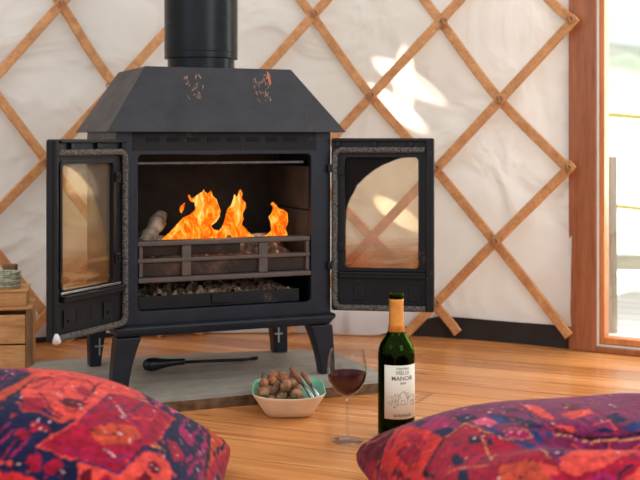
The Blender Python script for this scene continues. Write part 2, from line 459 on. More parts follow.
p = at(612, 300, 3.92)
bm = B(); box(bm, -.022, .014, -.02, .02, 0, .60)
tag(obj('deck_post', bm, M['greywood'], bevel=.004, loc=(p.x, p.y, -.03)), 'short weathered grey wooden post standing on the deck outside the glass door', 'post')
M['roperail'] = mat_plain('yellow_rope', rgb(226,206,96), .8, scale=120, bump=.5)
for k, (zz, lab) in enumerate(((.70, 'upper yellow rope strung outside the glass door'), (.31, 'lower yellow rope strung outside the glass door'))):
    bm = B(); P = []
    for i in range(41):
        t = i/40; P.append((1.0+2.0*t, 5.0-.5*t, zz+.06-.45*t*(1-t)*.6))
    tube(bm, P, .010, 8)
    tag(obj('rope', bm, M['roperail'], smooth=True), lab, 'rope', 'rope railing outside the door')
bm = B(); box(bm, 0, 3.0, -.04, .04, 0, .06)
M['rail'] = mat_wood('pale_rail', rgb(196,186,160), rgb(226,218,196), axis=(1,9,9))
tag(obj('low_rail', bm, M['rail'], bevel=.004, loc=(.9, 4.98, .075), rot=(0,0,math.radians(-14))), 'pale wooden rail along the far edge of the deck outside', 'rail')
bm = B(); 
for i in range(2):
    box(bm, -.03, .03, -.03, .03, 0, .88)
    break
tag(obj('rope_post', bm, M['greywood'], bevel=.004, loc=(1.0, 5.07, -.09)), 'grey post outside carrying the left ends of the yellow ropes', 'post')
# hillside
n = N('hillside'); n.pr((.3,.36,.2), .95)
c = n.coord(); t = n.n('TexNoise', i_Scale=.9, i_Detail=8.0, i_Roughness=.7); n.l(c, t)
n.to(n.ramp([(.35, (.42,.50,.32)), (.55, (.62,.64,.50)), (.7, (.80,.78,.68))], t), 'Base Color'); n.bump(t, .5, .3); M['hill'] = n.m
bm = B(); g = []
for j in range(31):
    row = []
    for i in range(41):
        x = -8+i*.8; y = 4.2+j*.7
        zz = -.55+.0 if y < 6 else -.55+(y-6)*.165
        row.append(bm.verts.new((x, y, zz+.5*noise.noise(Vector((x*.5, y*.5, 1))))))
    g.append(row)
for j in range(30):
    for i in range(40): bm.faces.new((g[j][i], g[j][i+1], g[j+1][i+1], g[j+1][i]))
tag(obj('ground_outside', bm, M['hill'], smooth=True), kind='structure')

# ------------------------------------------------------------------ lattice
lat = empty('wall_lattice', (CXW, CYW+R-.03, 0), 0, 'trellis of crossed honey-coloured wooden laths lashed over the canvas wall', 'lattice')
LO = Vector(lat.location)
def lath(a, b, layer):
    off0 = .046 if layer else .030
    pa = hit(*a, off=off0); pb = hit(*b, off=off0)
    nseg = 26; w = .0135; th = .0055
    bm = B(); prev = None
    for i in range(nseg+1):
        t = i/nseg; phi = pa[0]+(pb[0]-pa[0])*t; z = pa[1]+(pb[1]-pa[1])*t
        c = wallpt(phi, z, off0)
        nrm = Vector((-math.sin(phi), -math.cos(phi), 0))
        tan = (wallpt(phi+.001*(pb[0]-pa[0]), z+.001*(pb[1]-pa[1]), off0)-c).normalized()
        sd = tan.cross(nrm).normalized()
        ring = []
        for (sx, sn) in ((-1,-.55),(-.8,-1),(.8,-1),(1,-.55),(1,.55),(.8,1),(-.8,1),(-1,.55)):
            ring.append(bm.verts.new(c+sd*w*sx+nrm*th*sn-LO))
        if prev:
            for k in range(8): bm.faces.new((prev[k], prev[(k+1) % 8], ring[(k+1) % 8], ring[k]))
        else: bm.faces.new(ring)
        prev = ring
    bm.faces.new(prev[::-1])
    return obj('lath', bm, M['lath'], lat)
FWD = [  # rising to the right
 ((-150,252),(61,3),), ((61,3),(130,-72)), ]
fw = [((-60,110),(110,-55)), ((-75,288),(45,162)), ((45,162),(195,0)), ((195,0),(240,-52)),
      ((30,333),(110,240)), ((110,240),(190,150)), ((190,150),(325,2)), ((325,2),(375,-52)),
      ((155,337),(240,240)), ((240,240),(371,96)), ((371,96),(458,2)), ((458,2),(505,-50)),
      ((283,336),(371,238)), ((371,238),(500,100)), ((500,100),(582,10)),
      ((404,336),(495,242)), ((495,242),(572,164))]
# merge collinear runs into whole laths
FW = [[(-200,268),(-60,136),(61,4),(112,-55)], [(-90,300),(45,162),(195,0),(245,-54)], [(26,338),(110,242),(325,2),(375,-54)],
      [(156,338),(240,240),(371,96),(458,2),(510,-54)], [(282,337),(371,238),(500,100),(576,17)], [(404,336),(495,242),(573,164)]]
BK = [[(-122,-54),(-20,74),(46,160),(110,240),(204,338)], [(18,-54),(61,4),(112,82),(240,240),(330,338)], [(140,-54),(185,8),(306,166),(436,306),(458,333)],
      [(262,-54),(314,18),(371,96),(436,170),(495,242),(569,336)], [(384,-54),(444,26),(500,100),(569,170)], [(506,-54),(548,-2),(574,22)],
      [(-150,60),(0,257),(45,314),(74,345)]]
def lath_path(pts, layer):
    off0 = .046 if layer else .030
    H = [hit(x, y, off0) for x, y in pts]
    HH = [Vector((p[0], p[1], 0)) for p in H]
    P = catmull(HH, 12); w = .0145; th = .0055
    bm = B(); prev = None
    for i, q in enumerate(P):
        a = P[max(0, i-1)]; b = P[min(len(P)-1, i+1)]
        z = max(q.y, .008)
        c = wallpt(q.x, z, off0)
        nrm = Vector((-math.sin(q.x), -math.cos(q.x), 0))
        tan = (wallpt(b.x, b.y, off0)-wallpt(a.x, a.y, off0)).normalized()
        sd = tan.cross(nrm).normalized(); ring = []
        for (sx, sn) in ((-1,-.55),(-.8,-1),(.8,-1),(1,-.55),(1,.55),(.8,1),(-.8,1),(-1,.55)):
            ring.append(bm.verts.new(c+sd*w*sx+nrm*th*sn-LO))
        if prev:
            for k in range(8): bm.faces.new((prev[k], prev[(k+1) % 8], ring[(k+1) % 8], ring[k]))
        else: bm.faces.new(ring)
        prev = ring
    bm.faces.new(prev[::-1])
    obj('lath', bm, M['lath'], lat)
for p in BK: lath_path(p, 0)
for p in FW: lath_path(p, 1)
for (x, y) in ((61,4),(46,161),(371,96),(436,168),(500,100),(495,242),(569,168),(436,303),(444,22),(110,86),(314,14),(571,20)):
    phi, z = hit(x, y, .05); c = wallpt(phi, z, .056)-LO
    bm = B(); nrm = Vector((-math.sin(phi), -math.cos(phi), 0)); sd = Vector((math.cos(phi), -math.sin(phi), 0))
    P = []
    for k in range(13):
        a = 2*PI*k/12; P.append(c+sd*.011*math.cos(a)+Vector((0,0,.011))*math.sin(a)+nrm*.001)
    tube(bm, P, .003, 6)
    tube(bm, [c+Vector((0,0,-.012))+sd*.004, c+nrm*.004, c+Vector((0,0,.012))-sd*.004], .0035, 6)
    obj('cord_knot', bm, M['cord'], lat, smooth=True)

# ------------------------------------------------------------------ hearth slab
TH = math.radians(22.5); P0 = Vector((-.4605, 2.758, 0))
def loc2w(u, v): return (P0.x+u*math.cos(TH)-v*math.sin(TH), P0.y+u*math.sin(TH)+v*math.cos(TH))
a_ = loc2w(-.397, -.15); pl = [(-.768, a_[1]), loc2w(.653, -.15), loc2w(.653, .25), loc2w(.585, .345), (-.768, 3.135)]
bm = B(); ring = []
P = []
for i in range(len(pl)):
    a = Vector(pl[i]); b = Vector(pl[(i+1) % len(pl)]); n_ = max(2, int((b-a).length/.02))
    for k in range(n_):
        q = a.lerp(b, k/n_); P.append(q)
cen = sum(P, Vector((0, 0)))/len(P)
zt, zb = .026, 0.0
rt = [bm.verts.new((q.x, q.y, zt)) for q in P]
rm = []
for q in P:
    d = (cen-q).normalized()*(.003+.004*noise.noise(Vector((q.x*30, q.y*30, 0)))); rm.append(bm.verts.new((q.x+d.x, q.y+d.y, zt*.5)))
rb = [bm.verts.new((q.x+(cen-q).normalized().x*.006, q.y+(cen-q).normalized().y*.006, zb)) for q in P]
bm.faces.new(rt)
for A, Bv in ((rt, rm), (rm, rb)):
    for i in range(len(P)):
        f = bm.faces.new((A[i], A[(i+1) % len(P)], Bv[(i+1) % len(P)], Bv[i])); f.material_index = 1
bm.faces.new(rb[::-1])
tag(obj('hearth_slab', bm, [M['slab'], M['slab_edge']]), 'flat grey stone hearth slab lying on the floorboards under the stove', 'hearth')

# ------------------------------------------------------------------ stove
ZS = .0265
st = empty('wood_stove', (P0.x, P0.y, ZS), TH, 'black cast-iron wood stove with open double doors and burning fire', 'stove')
def sz(z): return z-ZS
U0, U1 = -.028, .528
OU0, OU1, OZ0, OZ1 = .0243, .474, .214, .592
BD = .36
# body shell with rounded opening
bm = B()
def rrect(x0, x1, z0, z1, r, n=6):
    pts = []
    for cx_, cz_, a0 in ((x1-r, z1-r, 0), (x0+r, z1-r, PI/2), (x0+r, z0+r, PI), (x1-r, z0+r, 3*PI/2)):
        for k in range(n+1):
            a = a0+PI/2*k/n; pts.append((cx_+r*math.cos(a), cz_+r*math.sin(a)))
    return pts
def ringplate(bm, outer, inner, y0, y1, mi=0):
    """plate between two loops with the same number of points, from y0 (front) to y1"""
    A = [bm.verts.new((x, y0, z)) for x, z in outer]; C = [bm.verts.new((x, y0, z)) for x, z in inner]
    A2 = [bm.verts.new((x, y1, z)) for x, z in outer]; C2 = [bm.verts.new((x, y1, z)) for x, z in inner]
    n = len(outer)
    for i in range(n):
        j = (i+1) % n
        for q in ((A[i],A[j],C[j],C[i]), (A2[i],C2[i],C2[j],A2[j]), (A[i],A2[i],A2[j],A[j]), (C[i],C[j],C2[j],C2[i])):
            bm.faces.new(q).material_index = mi
outer = rrect(U0, U1, sz(.165), sz(.660), .004); inner = rrect(OU0, OU1, sz(OZ0), sz(OZ1), .012)
ringplate(bm, outer, inner, 0, .018)
box(bm, U0, U0+.02, .0181, BD, sz(.165), sz(.66)); box(bm, U1-.02, U1, .0181, BD, sz(.165), sz(.66))
box(bm, U0+.02, U1-.02, BD-.015, BD, sz(.165), sz(.66)); box(bm, U0+.02, U1-.02, .0181, BD-.015, sz(.60), sz(.66))
box(bm, U0+.02, U1-.02, .0181, BD-.015, sz(.165), sz(.205))
obj('body', bm, M['iron'], st, bevel=.002)
# thin raised bead around the opening
bm = B(); box(bm, .028, .462, .022, .030, sz(.568), sz(.574)); obj('baffle_bar', bm, M['dulled'], st, bevel=.001)
bm = B(); box(bm, .010, .488, -.0010, -.0001, sz(.602), sz(.6465)); tag(obj('hood_shade_panel', bm, M['sootshade'], st, bevel=.0004), 'dark strip above the opening, painted for soot and hood shadow')  # added strip, hood's shadow and soot put into its colour
for k in range(8):
    x0 = .045+k*.051
    bm = B(); box(bm, x0, x0+.032, -.0030, -.0011, sz(.624), sz(.634)); obj('vent_slot', bm, M['blackhole'], st)
# lining
bm = B(); box(bm, U0+.021, U1-.021, BD-.045, BD-.016, sz(.30), sz(.599)); obj('back_brick', bm, M['soot'], st, bevel=.003)
for x0, x1 in ((U0+.021, U0+.046), (U1-.052, U1-.021)):
    for z0, z1 in ((.31, .445), (.447, .56)):
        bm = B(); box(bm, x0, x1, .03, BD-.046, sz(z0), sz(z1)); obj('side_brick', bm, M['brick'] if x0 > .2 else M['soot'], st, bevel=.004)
# grate floor with embers
bm = B(); box(bm, U0+.021, U1-.021, .0345, BD-.046, sz(.285), sz(.300)); obj('grate', bm, M['soot'], st)
bm = B(); g = []
for j in range(25):
    row = []
    for i in range(61):
        u = .0+.46*i/60; v = .075+.20*j/24
        h = .318+.06*(noise.fractal(Vector((u*16, v*16, 3)), .8, 2, 4)+.35)+.02*math.sin(PI*j/24)
        if i in (0, 60) or j in (0, 24): h = .301
        row.append(bm.verts.new((u, v, sz(h))))
    g.append(row)
for j in range(24):
    for i in range(60): bm.faces.new((g[j][i], g[j][i+1], g[j+1][i+1], g[j+1][i]))
obj('ember_bed', bm, M['ember'], st, smooth=True)
# front fire bars
fb_y0, fb_y1 = .014, .030
def bar(z0, z1, y0=fb_y0, y1=fb_y1, name='fire_bar', m='brown_iron', x0=OU0+.0005, x1=OU1-.0005, slope=0):
    bm = B(); hexa(bm, [(x0,y0,sz(z0)),(x1,y0,sz(z0)),(x1,y1,sz(z0)),(x0,y1,sz(z0)),(x0,y0+slope,sz(z1)),(x1,y0+slope,sz(z1)),(x1,y1+slope,sz(z1)),(x0,y1+slope,sz(z1))])
    return obj(name, bm, M[m], st, bevel=.002)
bar(.370, .382, .004, .040); bar(.330, .340, .004, .034); bar(.282, .294, -.002, .034)
bar(.344, .369, .024, .032, 'bar_plate', 'plate', x1=.29, slope=-.006); bar(.295, .329, .020, .028, 'bar_plate', 'plate', slope=-.006)
for u in (.028, .135, .335, .462):
    bm = B(); box(bm, u, u+(.024 if .1 < u < .4 else .010), .0055, .020, sz(.2945), sz(.3695)); obj('bar_upright', bm, M['brown_iron'], st, bevel=.002)
# ash pan
bm = B()
box(bm, .03, .45, .022, .028, sz(.2145), sz(.247)); box(bm, .03, .034, .029, .25, sz(.2145), sz(.247)); box(bm, .446, .45, .029, .25, sz(.2145), sz(.247))
box(bm, .034, .446, .029, .25, sz(.2145), sz(.2175)); box(bm, .215, .265, .0165, .0215, sz(.222), sz(.245))
obj('ash_pan', bm, M['dooriron'], st, bevel=.0015)
bm = B(); g = []
for j in range(25):
    row = []
    for i in range(61):
        u = .036+.408*i/60; v = .031+.21*j/24
        e_ = min(1, min(i, 60-i, 24-j)/8)
        h = .238+.045*e_*(j/24)+.022*noise.fractal(Vector((u*30, v*30, 8)), .8, 2, 4)*(.4+e_)
        row.append(bm.verts.new((u, v, sz(h))))
    g.append(row)
for j in range(24):
    for i in range(60): bm.faces.new((g[j][i], g[j][i+1], g[j+1][i+1], g[j+1][i]))
tag(obj('ash_heap', bm, M['ash'], st, smooth=True), kind='stuff')
# base ledge
bm = B()
def lv(g): return [(U0-g, -g-.006), (U1+g, -g-.006), (U1+g, BD+g), (U0-g, BD+g)]
def frust(bm, lo, hi, z0, z1):
    hexa(bm, [(x, y, sz(z0)) for x, y in lo]+[(x, y, sz(z1)) for x, y in hi])
frust(bm, lv(-.004), lv(.009), .154, .174); frust(bm, lv(.009), lv(.009), .174, .181); frust(bm, lv(.009), lv(.002), .181, .1845)
bmesh.ops.remove_doubles(bm, verts=bm.verts, dist=1e-5)
obj('base_ledge', bm, M['iron'], st, bevel=.003)
# legs
def leg(us, vs, ub, vb, z1=.1535):
    bm = B(); (a, b), (c, d) = us, vs; (e, f), (g_, h) = ub, vb
    rows = []
    for k in range(7):
        t = k/6; s = t*t*.6+t*.4
        x0, x1, y0, y1 = e+(a-e)*s, f+(b-f)*s, g_+(c-g_)*s, h+(d-h)*s
        z = (z1-ZS)*t
        rows.append([bm.verts.new(p) for p in ((x0,y0,z),(x1,y0,z),(x1,y1,z),(x0,y1,z))])
    bm.faces.new(rows[0][::-1]); bm.faces.new(rows[-1])
    for r0, r1 in zip(rows[:-1], rows[1:]):
        for k in range(4): bm.faces.new((r0[k], r0[(k+1) % 4], r1[(k+1) % 4], r1[k]))
    return bm
obj('leg', leg((U1-.058, U1+.002), (-.008, .05), (U1-.026, U1+.012), (-.004, .03)), M['iron'], st, bevel=.003)
obj('leg', leg((U0+.0, U0+.060), (-.008, .045), (U0-.012, U0+.028), (-.004, .036)), M['iron'], st, bevel=.003)
for x0, x1, y in ((U1-.052, U1+.002, .315), (U0-.002, U0+.052, .315)):
    sgn = 1 if x0 > .2 else -1
    o = obj('leg', leg((x0, x1), (y, y+.05), (x0+.010+sgn*.008, x1-.010+sgn*.012), (y+.004, y+.045)), M['iron'], st, bevel=.003)
    bm = B(); xm = (x0+x1)/2
    box(bm, xm-.002, xm+.002, y-.0005, y+.012, .03, .075); box(bm, xm-.012, xm+.012, y-.0005, y+.012, .052, .056)
    obj('cross_rib', bm, M['steel'], o)
# hood
bm = B()
hb = [(-.057, -.03), (.560, -.03), (.560, .368), (-.057, .368)]
ht = [(.060, .075), (.448, .075), (.448, .372), (.060, .372)]
hexa(bm, [(x, y, sz(.647)) for x, y in hb]+[(x, y, sz(.811)) for x, y in ht])
hi = [(-.055, -.028), (.558, -.028), (.558, .350), (-.055, .350)]
obj('hood', bm, M['hood'], st, bevel=.0025)
# rust scrapes on the hood: thin raised flakes
sl = Vector((0, .105, .164)).normalized(); nh = Vector((0, -.164, .105)).normalized()
def scrape(u0, u1, s0, s1, seedv, nn=26):
    bm = B(); rnd = random.Random(seedv)
    for k in range(nn):
        u = rnd.uniform(u0, u1); s = rnd.uniform(s0, s1); l = rnd.uniform(.002, .011); w_ = rnd.uniform(.0006, .0018); a = rnd.uniform(-.9, .9)
        d = (Vector((1,0,0))*math.sin(a)+sl*math.cos(a)); q = Vector((1,0,0))*math.cos(a)-sl*math.sin(a)
        c = Vector((u, -.03, sz(.647)))+sl*s+nh*.0006
        vs = [bm.verts.new(c+d*l*x+q*w_*y) for x, y in ((-1,-.4),(.1,-1),(1,-.2),(.2,1))]
        bm.faces.new(vs)
    m = mat_plain('scraped_rust', rgb(150,112,92), .8, scale=80)
    obj('scraped_patch', bm, m, st)
scrape(.155, .20, .10, .17, 3); scrape(.335, .375, .095, .175, 5, 34)
bm = B(); c = Vector((.378, -.03, sz(.647)))+nh*.0007
vs = [bm.verts.new(c+sl*s+Vector((u, 0, 0))) for u, s in ((0,.14),(.006,.15),(.007,.178),(.002,.188),(-.002,.17))]; bm.faces.new(vs)
obj('scraped_patch', bm, mat_plain('bare_rust', rgb(168,98,62), .8), st)
# flue
bm = B(); lathe(bm, [(0, sz(.812)), (.088, sz(.812)), (.088, sz(.840)), (.0965, sz(.8405)), (.0965, sz(.855)), (.0955, sz(.856)), (.0965, sz(.857)), (.0965, sz(1.9)), (0, sz(1.9))], 72)
for v in bm.verts: v.co.x += .243; v.co.y += .205
fl = obj('flue_pipe', bm, M['flue'], st, bevel=.0006)
# hinge lugs on the body
for u in (U0-.004, U1-.012):
    for z in (.545, .296):
        bm = B(); box(bm, u, u+.018, -.016, -.0005, sz(z), sz(z+.020))
        box(bm, u+.004, u+.014, -.020, -.0165, sz(z+.004), sz(z+.016)); obj('hinge_lug', bm, M['iron'], st, bevel=.002)

# doors. local frame of a door: x from the hinge to the free edge, y<0 is the inner (seen) face, z up
M['sg_r'] = m_stoveglass('sooted_glass_right', (.226, .392), (.187, .164), .08, .97)
M['sg_l'] = m_stoveglass('sooted_glass_left', (.270, .335), (.205, .215), .20, .55)
def door(hinge, end, gm, mirror, lab):
    h = Vector(hinge); e = Vector(end); L = (e-h).length
    # world -> stove local
    def wl(p): r = Vector((p[0]-P0.x, p[1]-P0.y)); return Vector((r.x*math.cos(TH)+r.y*math.sin(TH), -r.x*math.sin(TH)+r.y*math.cos(TH)))
    hl, el = wl(h), wl(e); d = (el-hl)/L; ang = math.atan2(d.y, d.x)
    # mirror: x runs the other way round so that -y stays the inner face
    sg = -1 if mirror else 1
    Z0, Z1 = (.186, .630) if mirror else (.190, .632); T = .018
    gx0, gx1, gz0, gz1 = .036, L-.040, .300, .583
    if mirror: gx0, gx1, gz0, gz1 = .052, L-.030, .296, .575
    def fix(bm):
        # y<0 is the inner face; for the mirrored door flip y
        for v in bm.verts: v.co.y *= sg; v.co.z -= ZS
        return bm
    bm = B()
    ringplate(bm, rrect(0, L, Z0, Z1, .006), rrect(gx0, gx1, gz0, gz1, .010 if not mirror else .008), 0, T)
    dro = obj('door', fix(bm), M['dooriron'], st, bevel=.002, loc=(hl.x, hl.y, 0), rot=(0, 0, ang))
    tag(dro, lab)
    # raised frame on the inner face: free-edge stile, top lip, ledge under glass
    bm = B()
    box(bm, L-(.009 if mirror else .020), L-.001, -.010, -.0005, Z0+(.024 if mirror else .002), Z1-.002)
    box(bm, .002, L-.0205, -.010, -.0005, Z1-.008, Z1-.002)
    for k in range(3):
        x = .012+k*(L-.04)/2.4; box(bm, x, x+.012, -.009, -.0005, Z1-.022, Z1-.0085)
    obj('raised_rim', fix(bm), M['dooriron'], dro, bevel=.0015)
    bm = B(); box(bm, .022, L-.0215, -.016, -.0005, gz0-.024, gz0-.010); box(bm, .022, L-.0215, -.020, -.0165, gz0-.014, gz0-.009)
    obj('glass_ledge', fix(bm), M['dooriron'], dro, bevel=.0015)
    bm = B(); box(bm, .024, L-.024, -.0052, -.0005, gz0-.008, gz0-.002); obj('clamp_strip', fix(bm), M['steel'] if mirror else M['dooriron'], dro, bevel=.001)
    # inner bead round the glass
    bm = B(); ringplate(bm, rrect(gx0-.010, gx1+.008, gz0-.0015, gz1+.008, .012), rrect(gx0, gx1, gz0, gz1, .010), -.004, -.0003); obj('glass_bead', fix(bm), M['dooriron'], dro, bevel=.001)
    # glass
    bm = B(); box(bm, gx0-.0005, gx1+.0005, .008, .012, gz0-.0005, gz1+.0005)
    g_ = obj('glass', fix(bm), gm, dro); tag(g_, 'smoke-stained amber glass')
    # clips on the hinge-side
    for z in (gz1-.045, gz0+.045):
        bm = B(); box(bm, gx0-.018, gx0-.001, -.012, -.0045, z, z+.022); box(bm, gx0-.013, gx0-.006, -.016, -.0125, z+.006, z+.015)
        obj('glass_clip', fix(bm), M['dooriron'], dro, bevel=.0015)
    # rope gasket round three sides
    r = .0075; zt, zb, xh = Z1-.030, Z0+.009, .010; rc = .018
    P = [(L-(.012 if mirror else .024), 0, zt), (xh+rc, 0, zt)]
    for k in range(1, 7):
        a = PI/2+PI/2*k/6; P.append((xh+rc+rc*math.cos(a), 0, zt-rc+rc*math.sin(a)))
    P.append((xh, 0, zb+rc))
    for k in range(1, 7):
        a = PI+PI/2*k/6; P.append((xh+rc+rc*math.cos(a), 0, zb+rc+rc*math.sin(a)))
    P.append((L-(.006 if mirror else .022), 0, zb))
    Q = []
    for a, b in zip(P[:-1], P[1:]):
        n_ = max(1, int((Vector(b)-Vector(a)).length/.005))
        for k in range(n_): Q.append(Vector(a).lerp(Vector(b), k/n_))
    Q.append(Vector(P[-1]))
    for q in Q: q.y = -.006
    bm = B(); tube(bm, Q, [r*(1+.06*math.sin(i*1.7)) for i in range(len(Q))], 10)
    if mirror:   # frayed white end
        tube(bm, [(L-.010, -.006, zb-.002), (L-.003, -.009, zb-.005), (L-.001, -.010, zb+.012)], [.0075, .010, .004], 8, mi=1)
    rp = obj('rope_gasket', fix(bm), [M['rope'], mat_plain('frayed_rope', (.7,.68,.66), .9)], dro, smooth=True); tag(rp, 'grey woven rope seal')
    # air vents of the lower panel
    zc0, zc1 = Z0+.036, Z0+.063
    for fx in ((.42, .54) if not mirror else (.42, .62)):
        bm = B(); box(bm, L*fx, L*fx+.020, -.0012, .003, zc0, zc1); obj('air_vent', fix(bm), M['blackhole'], dro)
    for fx in (.22, .76):
        bm = B(); box(bm, L*fx, L*fx+.030, -.004, -.0005, zc0-.008, zc1+.004)
        box(bm, L*fx+.012, L*fx+.019, -.008, -.0042, zc0+.003, zc0+.010); obj('vent_cover', fix(bm), M['dooriron'], dro, bevel=.001)
    return dro
door((.029, 2.953), (.2894, 2.915), M['sg_r'], False, 'right door swung wide open')
door((-.463, 2.738), (-.581, 2.498), M['sg_l'], True, 'left door swung open towards the room')

# burning log, pale with ash
def wood_log(name, a, b, r, mat, lab):
    a, b = Vector(a), Vector(b); bm = B(); P = []; RR = []
    for k in range(13):
        t = k/12; P.append(a.lerp(b, t)); RR.append(r*(.85+.25*noise.noise(Vector((t*6, r*90, a.x*9)))))
    tube(bm, P, RR, 14)
    for v in bm.verts: v.co += Vector((1,1,1))*.004*noise.noise(v.co*60)
    o = obj(name, bm, mat, st, smooth=True); tag(o, lab)
# ------------------------------------------------------------------ fire contents: things of their own
def m_log():
    n = N('ashy_log'); n.pr((.4,.35,.3), .9); c = n.coord(); t = n.n('TexNoise', i_Scale=25.0, i_Detail=6.0); n.l(c, t)
    n.to(n.ramp([(.35, (.05,.04,.03)), (.55, (.28,.23,.18)), (.7, (.5,.45,.4))], t), 'Base Color'); n.bump(t, .8, .006); return n.m
M['log'] = m_log()
def swp(u, v, z): x, y = loc2w(u, v); return Vector((x, y, z))
def log_thing(a, b, r, lab):
    A, Bp = swp(*a), swp(*b); base = Vector(A); bm = B(); P = []; RR = []
    for k in range(15):
        t = k/14; P.append(A.lerp(Bp, t)-base); RR.append(r*(.85+.3*noise.noise(Vector((t*6, r*90, a[0]*9)))))
    tube(bm, P, RR, 16)
    for v in bm.verts: v.co += Vector((1,1,1))*.006*noise.noise(v.co*45)
    tag(obj('firewood_log', bm, M['log'], loc=base, smooth=True), lab, 'log', 'logs burning in the stove')
log_thing((.060, .09, .366), (.128, .18, .432), .024, 'ash-grey log propped at the left end of the fire')
log_thing((.10, .12, .366), (.42, .14, .362), .024, 'charred log lying low behind the fire bars under the flames')

def inflate(name, poly, v, thick, mat, cell=.0016):
    """closed solid with the given outline (u, z) at depth v, thickest in the middle"""
    P = np.array(poly); x0, z0 = P.min(0); x1, z1 = P.max(0)
    nx = int((x1-x0)/cell)+2; nz = int((z1-z0)/cell)+2
    X = x0+np.arange(nx)*cell; Zc = z0+np.arange(nz)*cell
    GX, GZ = np.meshgrid(X, Zc)
    ins = np.zeros(GX.shape, bool); dist = np.full(GX.shape, 9.0)
    for i in range(len(P)):
        a = P[i]; b = P[(i+1) % len(P)]
        cond = ((a[1] > GZ) != (b[1] > GZ))
        with np.errstate(divide='ignore', invalid='ignore'):
            xi = (b[0]-a[0])*(GZ-a[1])/(b[1]-a[1])+a[0]
        ins ^= cond & (GX < xi)
        d = b-a; L2 = (d@d)+1e-12
        t = np.clip(((GX-a[0])*d[0]+(GZ-a[1])*d[1])/L2, 0, 1)
        dist = np.minimum(dist, np.hypot(GX-a[0]-t*d[0], GZ-a[1]-t*d[1]))
    bm = B(); fr = {}; bk = {}
    cells = ins[:-1, :-1] & ins[1:, :-1] & ins[:-1, 1:] & ins[1:, 1:]
    H = np.sqrt(np.clip(dist, 0, thick))*math.sqrt(thick)
    used = np.zeros(ins.shape, int)
    for dz in (0, 1):
        for dx in (0, 1):
            used[dz:dz+cells.shape[0], dx:dx+cells.shape[1]] += cells
    def vert(j, i, front):
        if used[j, i] < 4:
            if (j, i) not in fr: fr[(j, i)] = bk[(j, i)] = bm.verts.new((X[i], v, Zc[j]))
            return fr[(j, i)]
        d_ = fr if front else bk
        if (j, i) not in d_:
            h = H[j, i]*(1+.35*noise.noise(Vector((X[i]*60, Zc[j]*60, 5 if front else 9))))
            d_[(j, i)] = bm.verts.new((X[i], v-h if front else v+h, Zc[j]))
        return d_[(j, i)]
    for j in range(cells.shape[0]):
        for i in range(cells.shape[1]):
            if cells[j, i]:
                for front in (True, False):
                    q = [vert(j, i, front), vert(j, i+1, front), vert(j+1, i+1, front), vert(j+1, i, front)]
                    if len(set(q)) == 4:
                        try: bm.faces.new(q)
                        except ValueError: pass
    return bm
def uz(px, py, v):
    t = (px-CX)/F
    X0 = P0.x-v*math.sin(TH); Y0 = P0.y+v*math.cos(TH)
    u = (t*Y0-X0)/(math.cos(TH)-t*math.sin(TH)); Y = Y0+u*math.sin(TH)
    return (u, EYE-(py-HY)/F*Y-ZS)
flames = [
 (.10, 'largest ragged orange flame at the left of the stove fire', [(159,243),(163,237),(168,233),(173,228),(178,222),(183,217),(190,214),(195,209),(194,203),(190,202),(187,196),(189,193),(192,198),(196,195),(199,193),(202,191),(204,188),(205,191),(208,193),(211,189),(213,195),(217,199),(219,205),(221,210),(220,217),(217,222),(212,226),(214,229),(220,230),(226,227),(231,225),(232,243)]),
 (.12, 'middle slender orange flame with a forked tip', [(214,243),(217,232),(222,226),(225,217),(227,209),(231,204),(233,198),(234,193),(237,196),(239,190),(241,189),(243,193),(242,198),(246,202),(246,208),(243,214),(244,219),(242,224),(246,228),(250,233),(254,235),(257,243)]),
 (.10, 'right-hand separate yellow-orange flame beside the brick side', [(257,240),(262,236),(267,234),(271,230),(270,222),(268,217),(271,213),(273,208),(270,204),(273,201),(276,204),(279,208),(284,209),(288,213),(288,222),(286,229),(288,234),(287,240)]),
 (.09, 'small detached lick of flame left of the largest flame', [(179,210),(180,206),(183,203),(186,201),(185,205),(184,210),(182,214),(180,213)]),
]
for v, lab, poly in flames:
    pu = [uz(x, y, v) for x, y in poly]
    pu = [(a, b) for a, b in pu]
    bm = inflate('flame', pu, v, .016, M['flame'])
    cx_ = sum(p[0] for p in pu)/len(pu); zb = min(p[1] for p in pu)
    bmesh.ops.smooth_vert(bm, verts=bm.verts, factor=.5, use_axis_x=True, use_axis_y=True, use_axis_z=True)
    base = swp(cx_, v, zb+ZS)
    for q in bm.verts:
        q.co.x -= cx_; q.co.y -= v; q.co.z -= zb
    o = obj('flame', bm, M['flame'], loc=base, rot=(0, 0, TH), smooth=True)
    tag(o, lab, 'flame', 'flames of the stove fire')

# ------------------------------------------------------------------ poker
pa = at(143, 364.5, 2.985); pb = at(258, 356.5, 3.13)
base = Vector((pa.x, pa.y, .027)); d = Vector((pb.x-pa.x, pb.y-pa.y, 0)); L = d.length
pk = empty('fire_poker', base, math.atan2(d.y, d.x), 'black fire poker lying on the hearth slab beneath the stove', 'poker')
bm = B(); prof = [(0,.004),(.004,.011),(.016,.0155),(.032,.0155),(.05,.012),(.075,.009),(.1,.0075),(.112,.008),(.114,.006)]
tube(bm, [(x, 0, .016) for x, r in prof], [r*1.12 for x, r in prof], 20); obj('handle', bm, M['blackplastic'], pk, smooth=True)
bm = B(); tube(bm, [(.112,0,.014),(.2,0,.010),(L-.05,0,.006),(L-.03,0,.006)], .004, 10)
tube(bm, [(L-.032,0,.006),(L-.018,0,.006),(L-.006,0,.007),(L,0,.009)], [.004,.009,.010,.004], 12, flat=.5)
obj('rod', bm, M['dooriron'], pk, smooth=True)

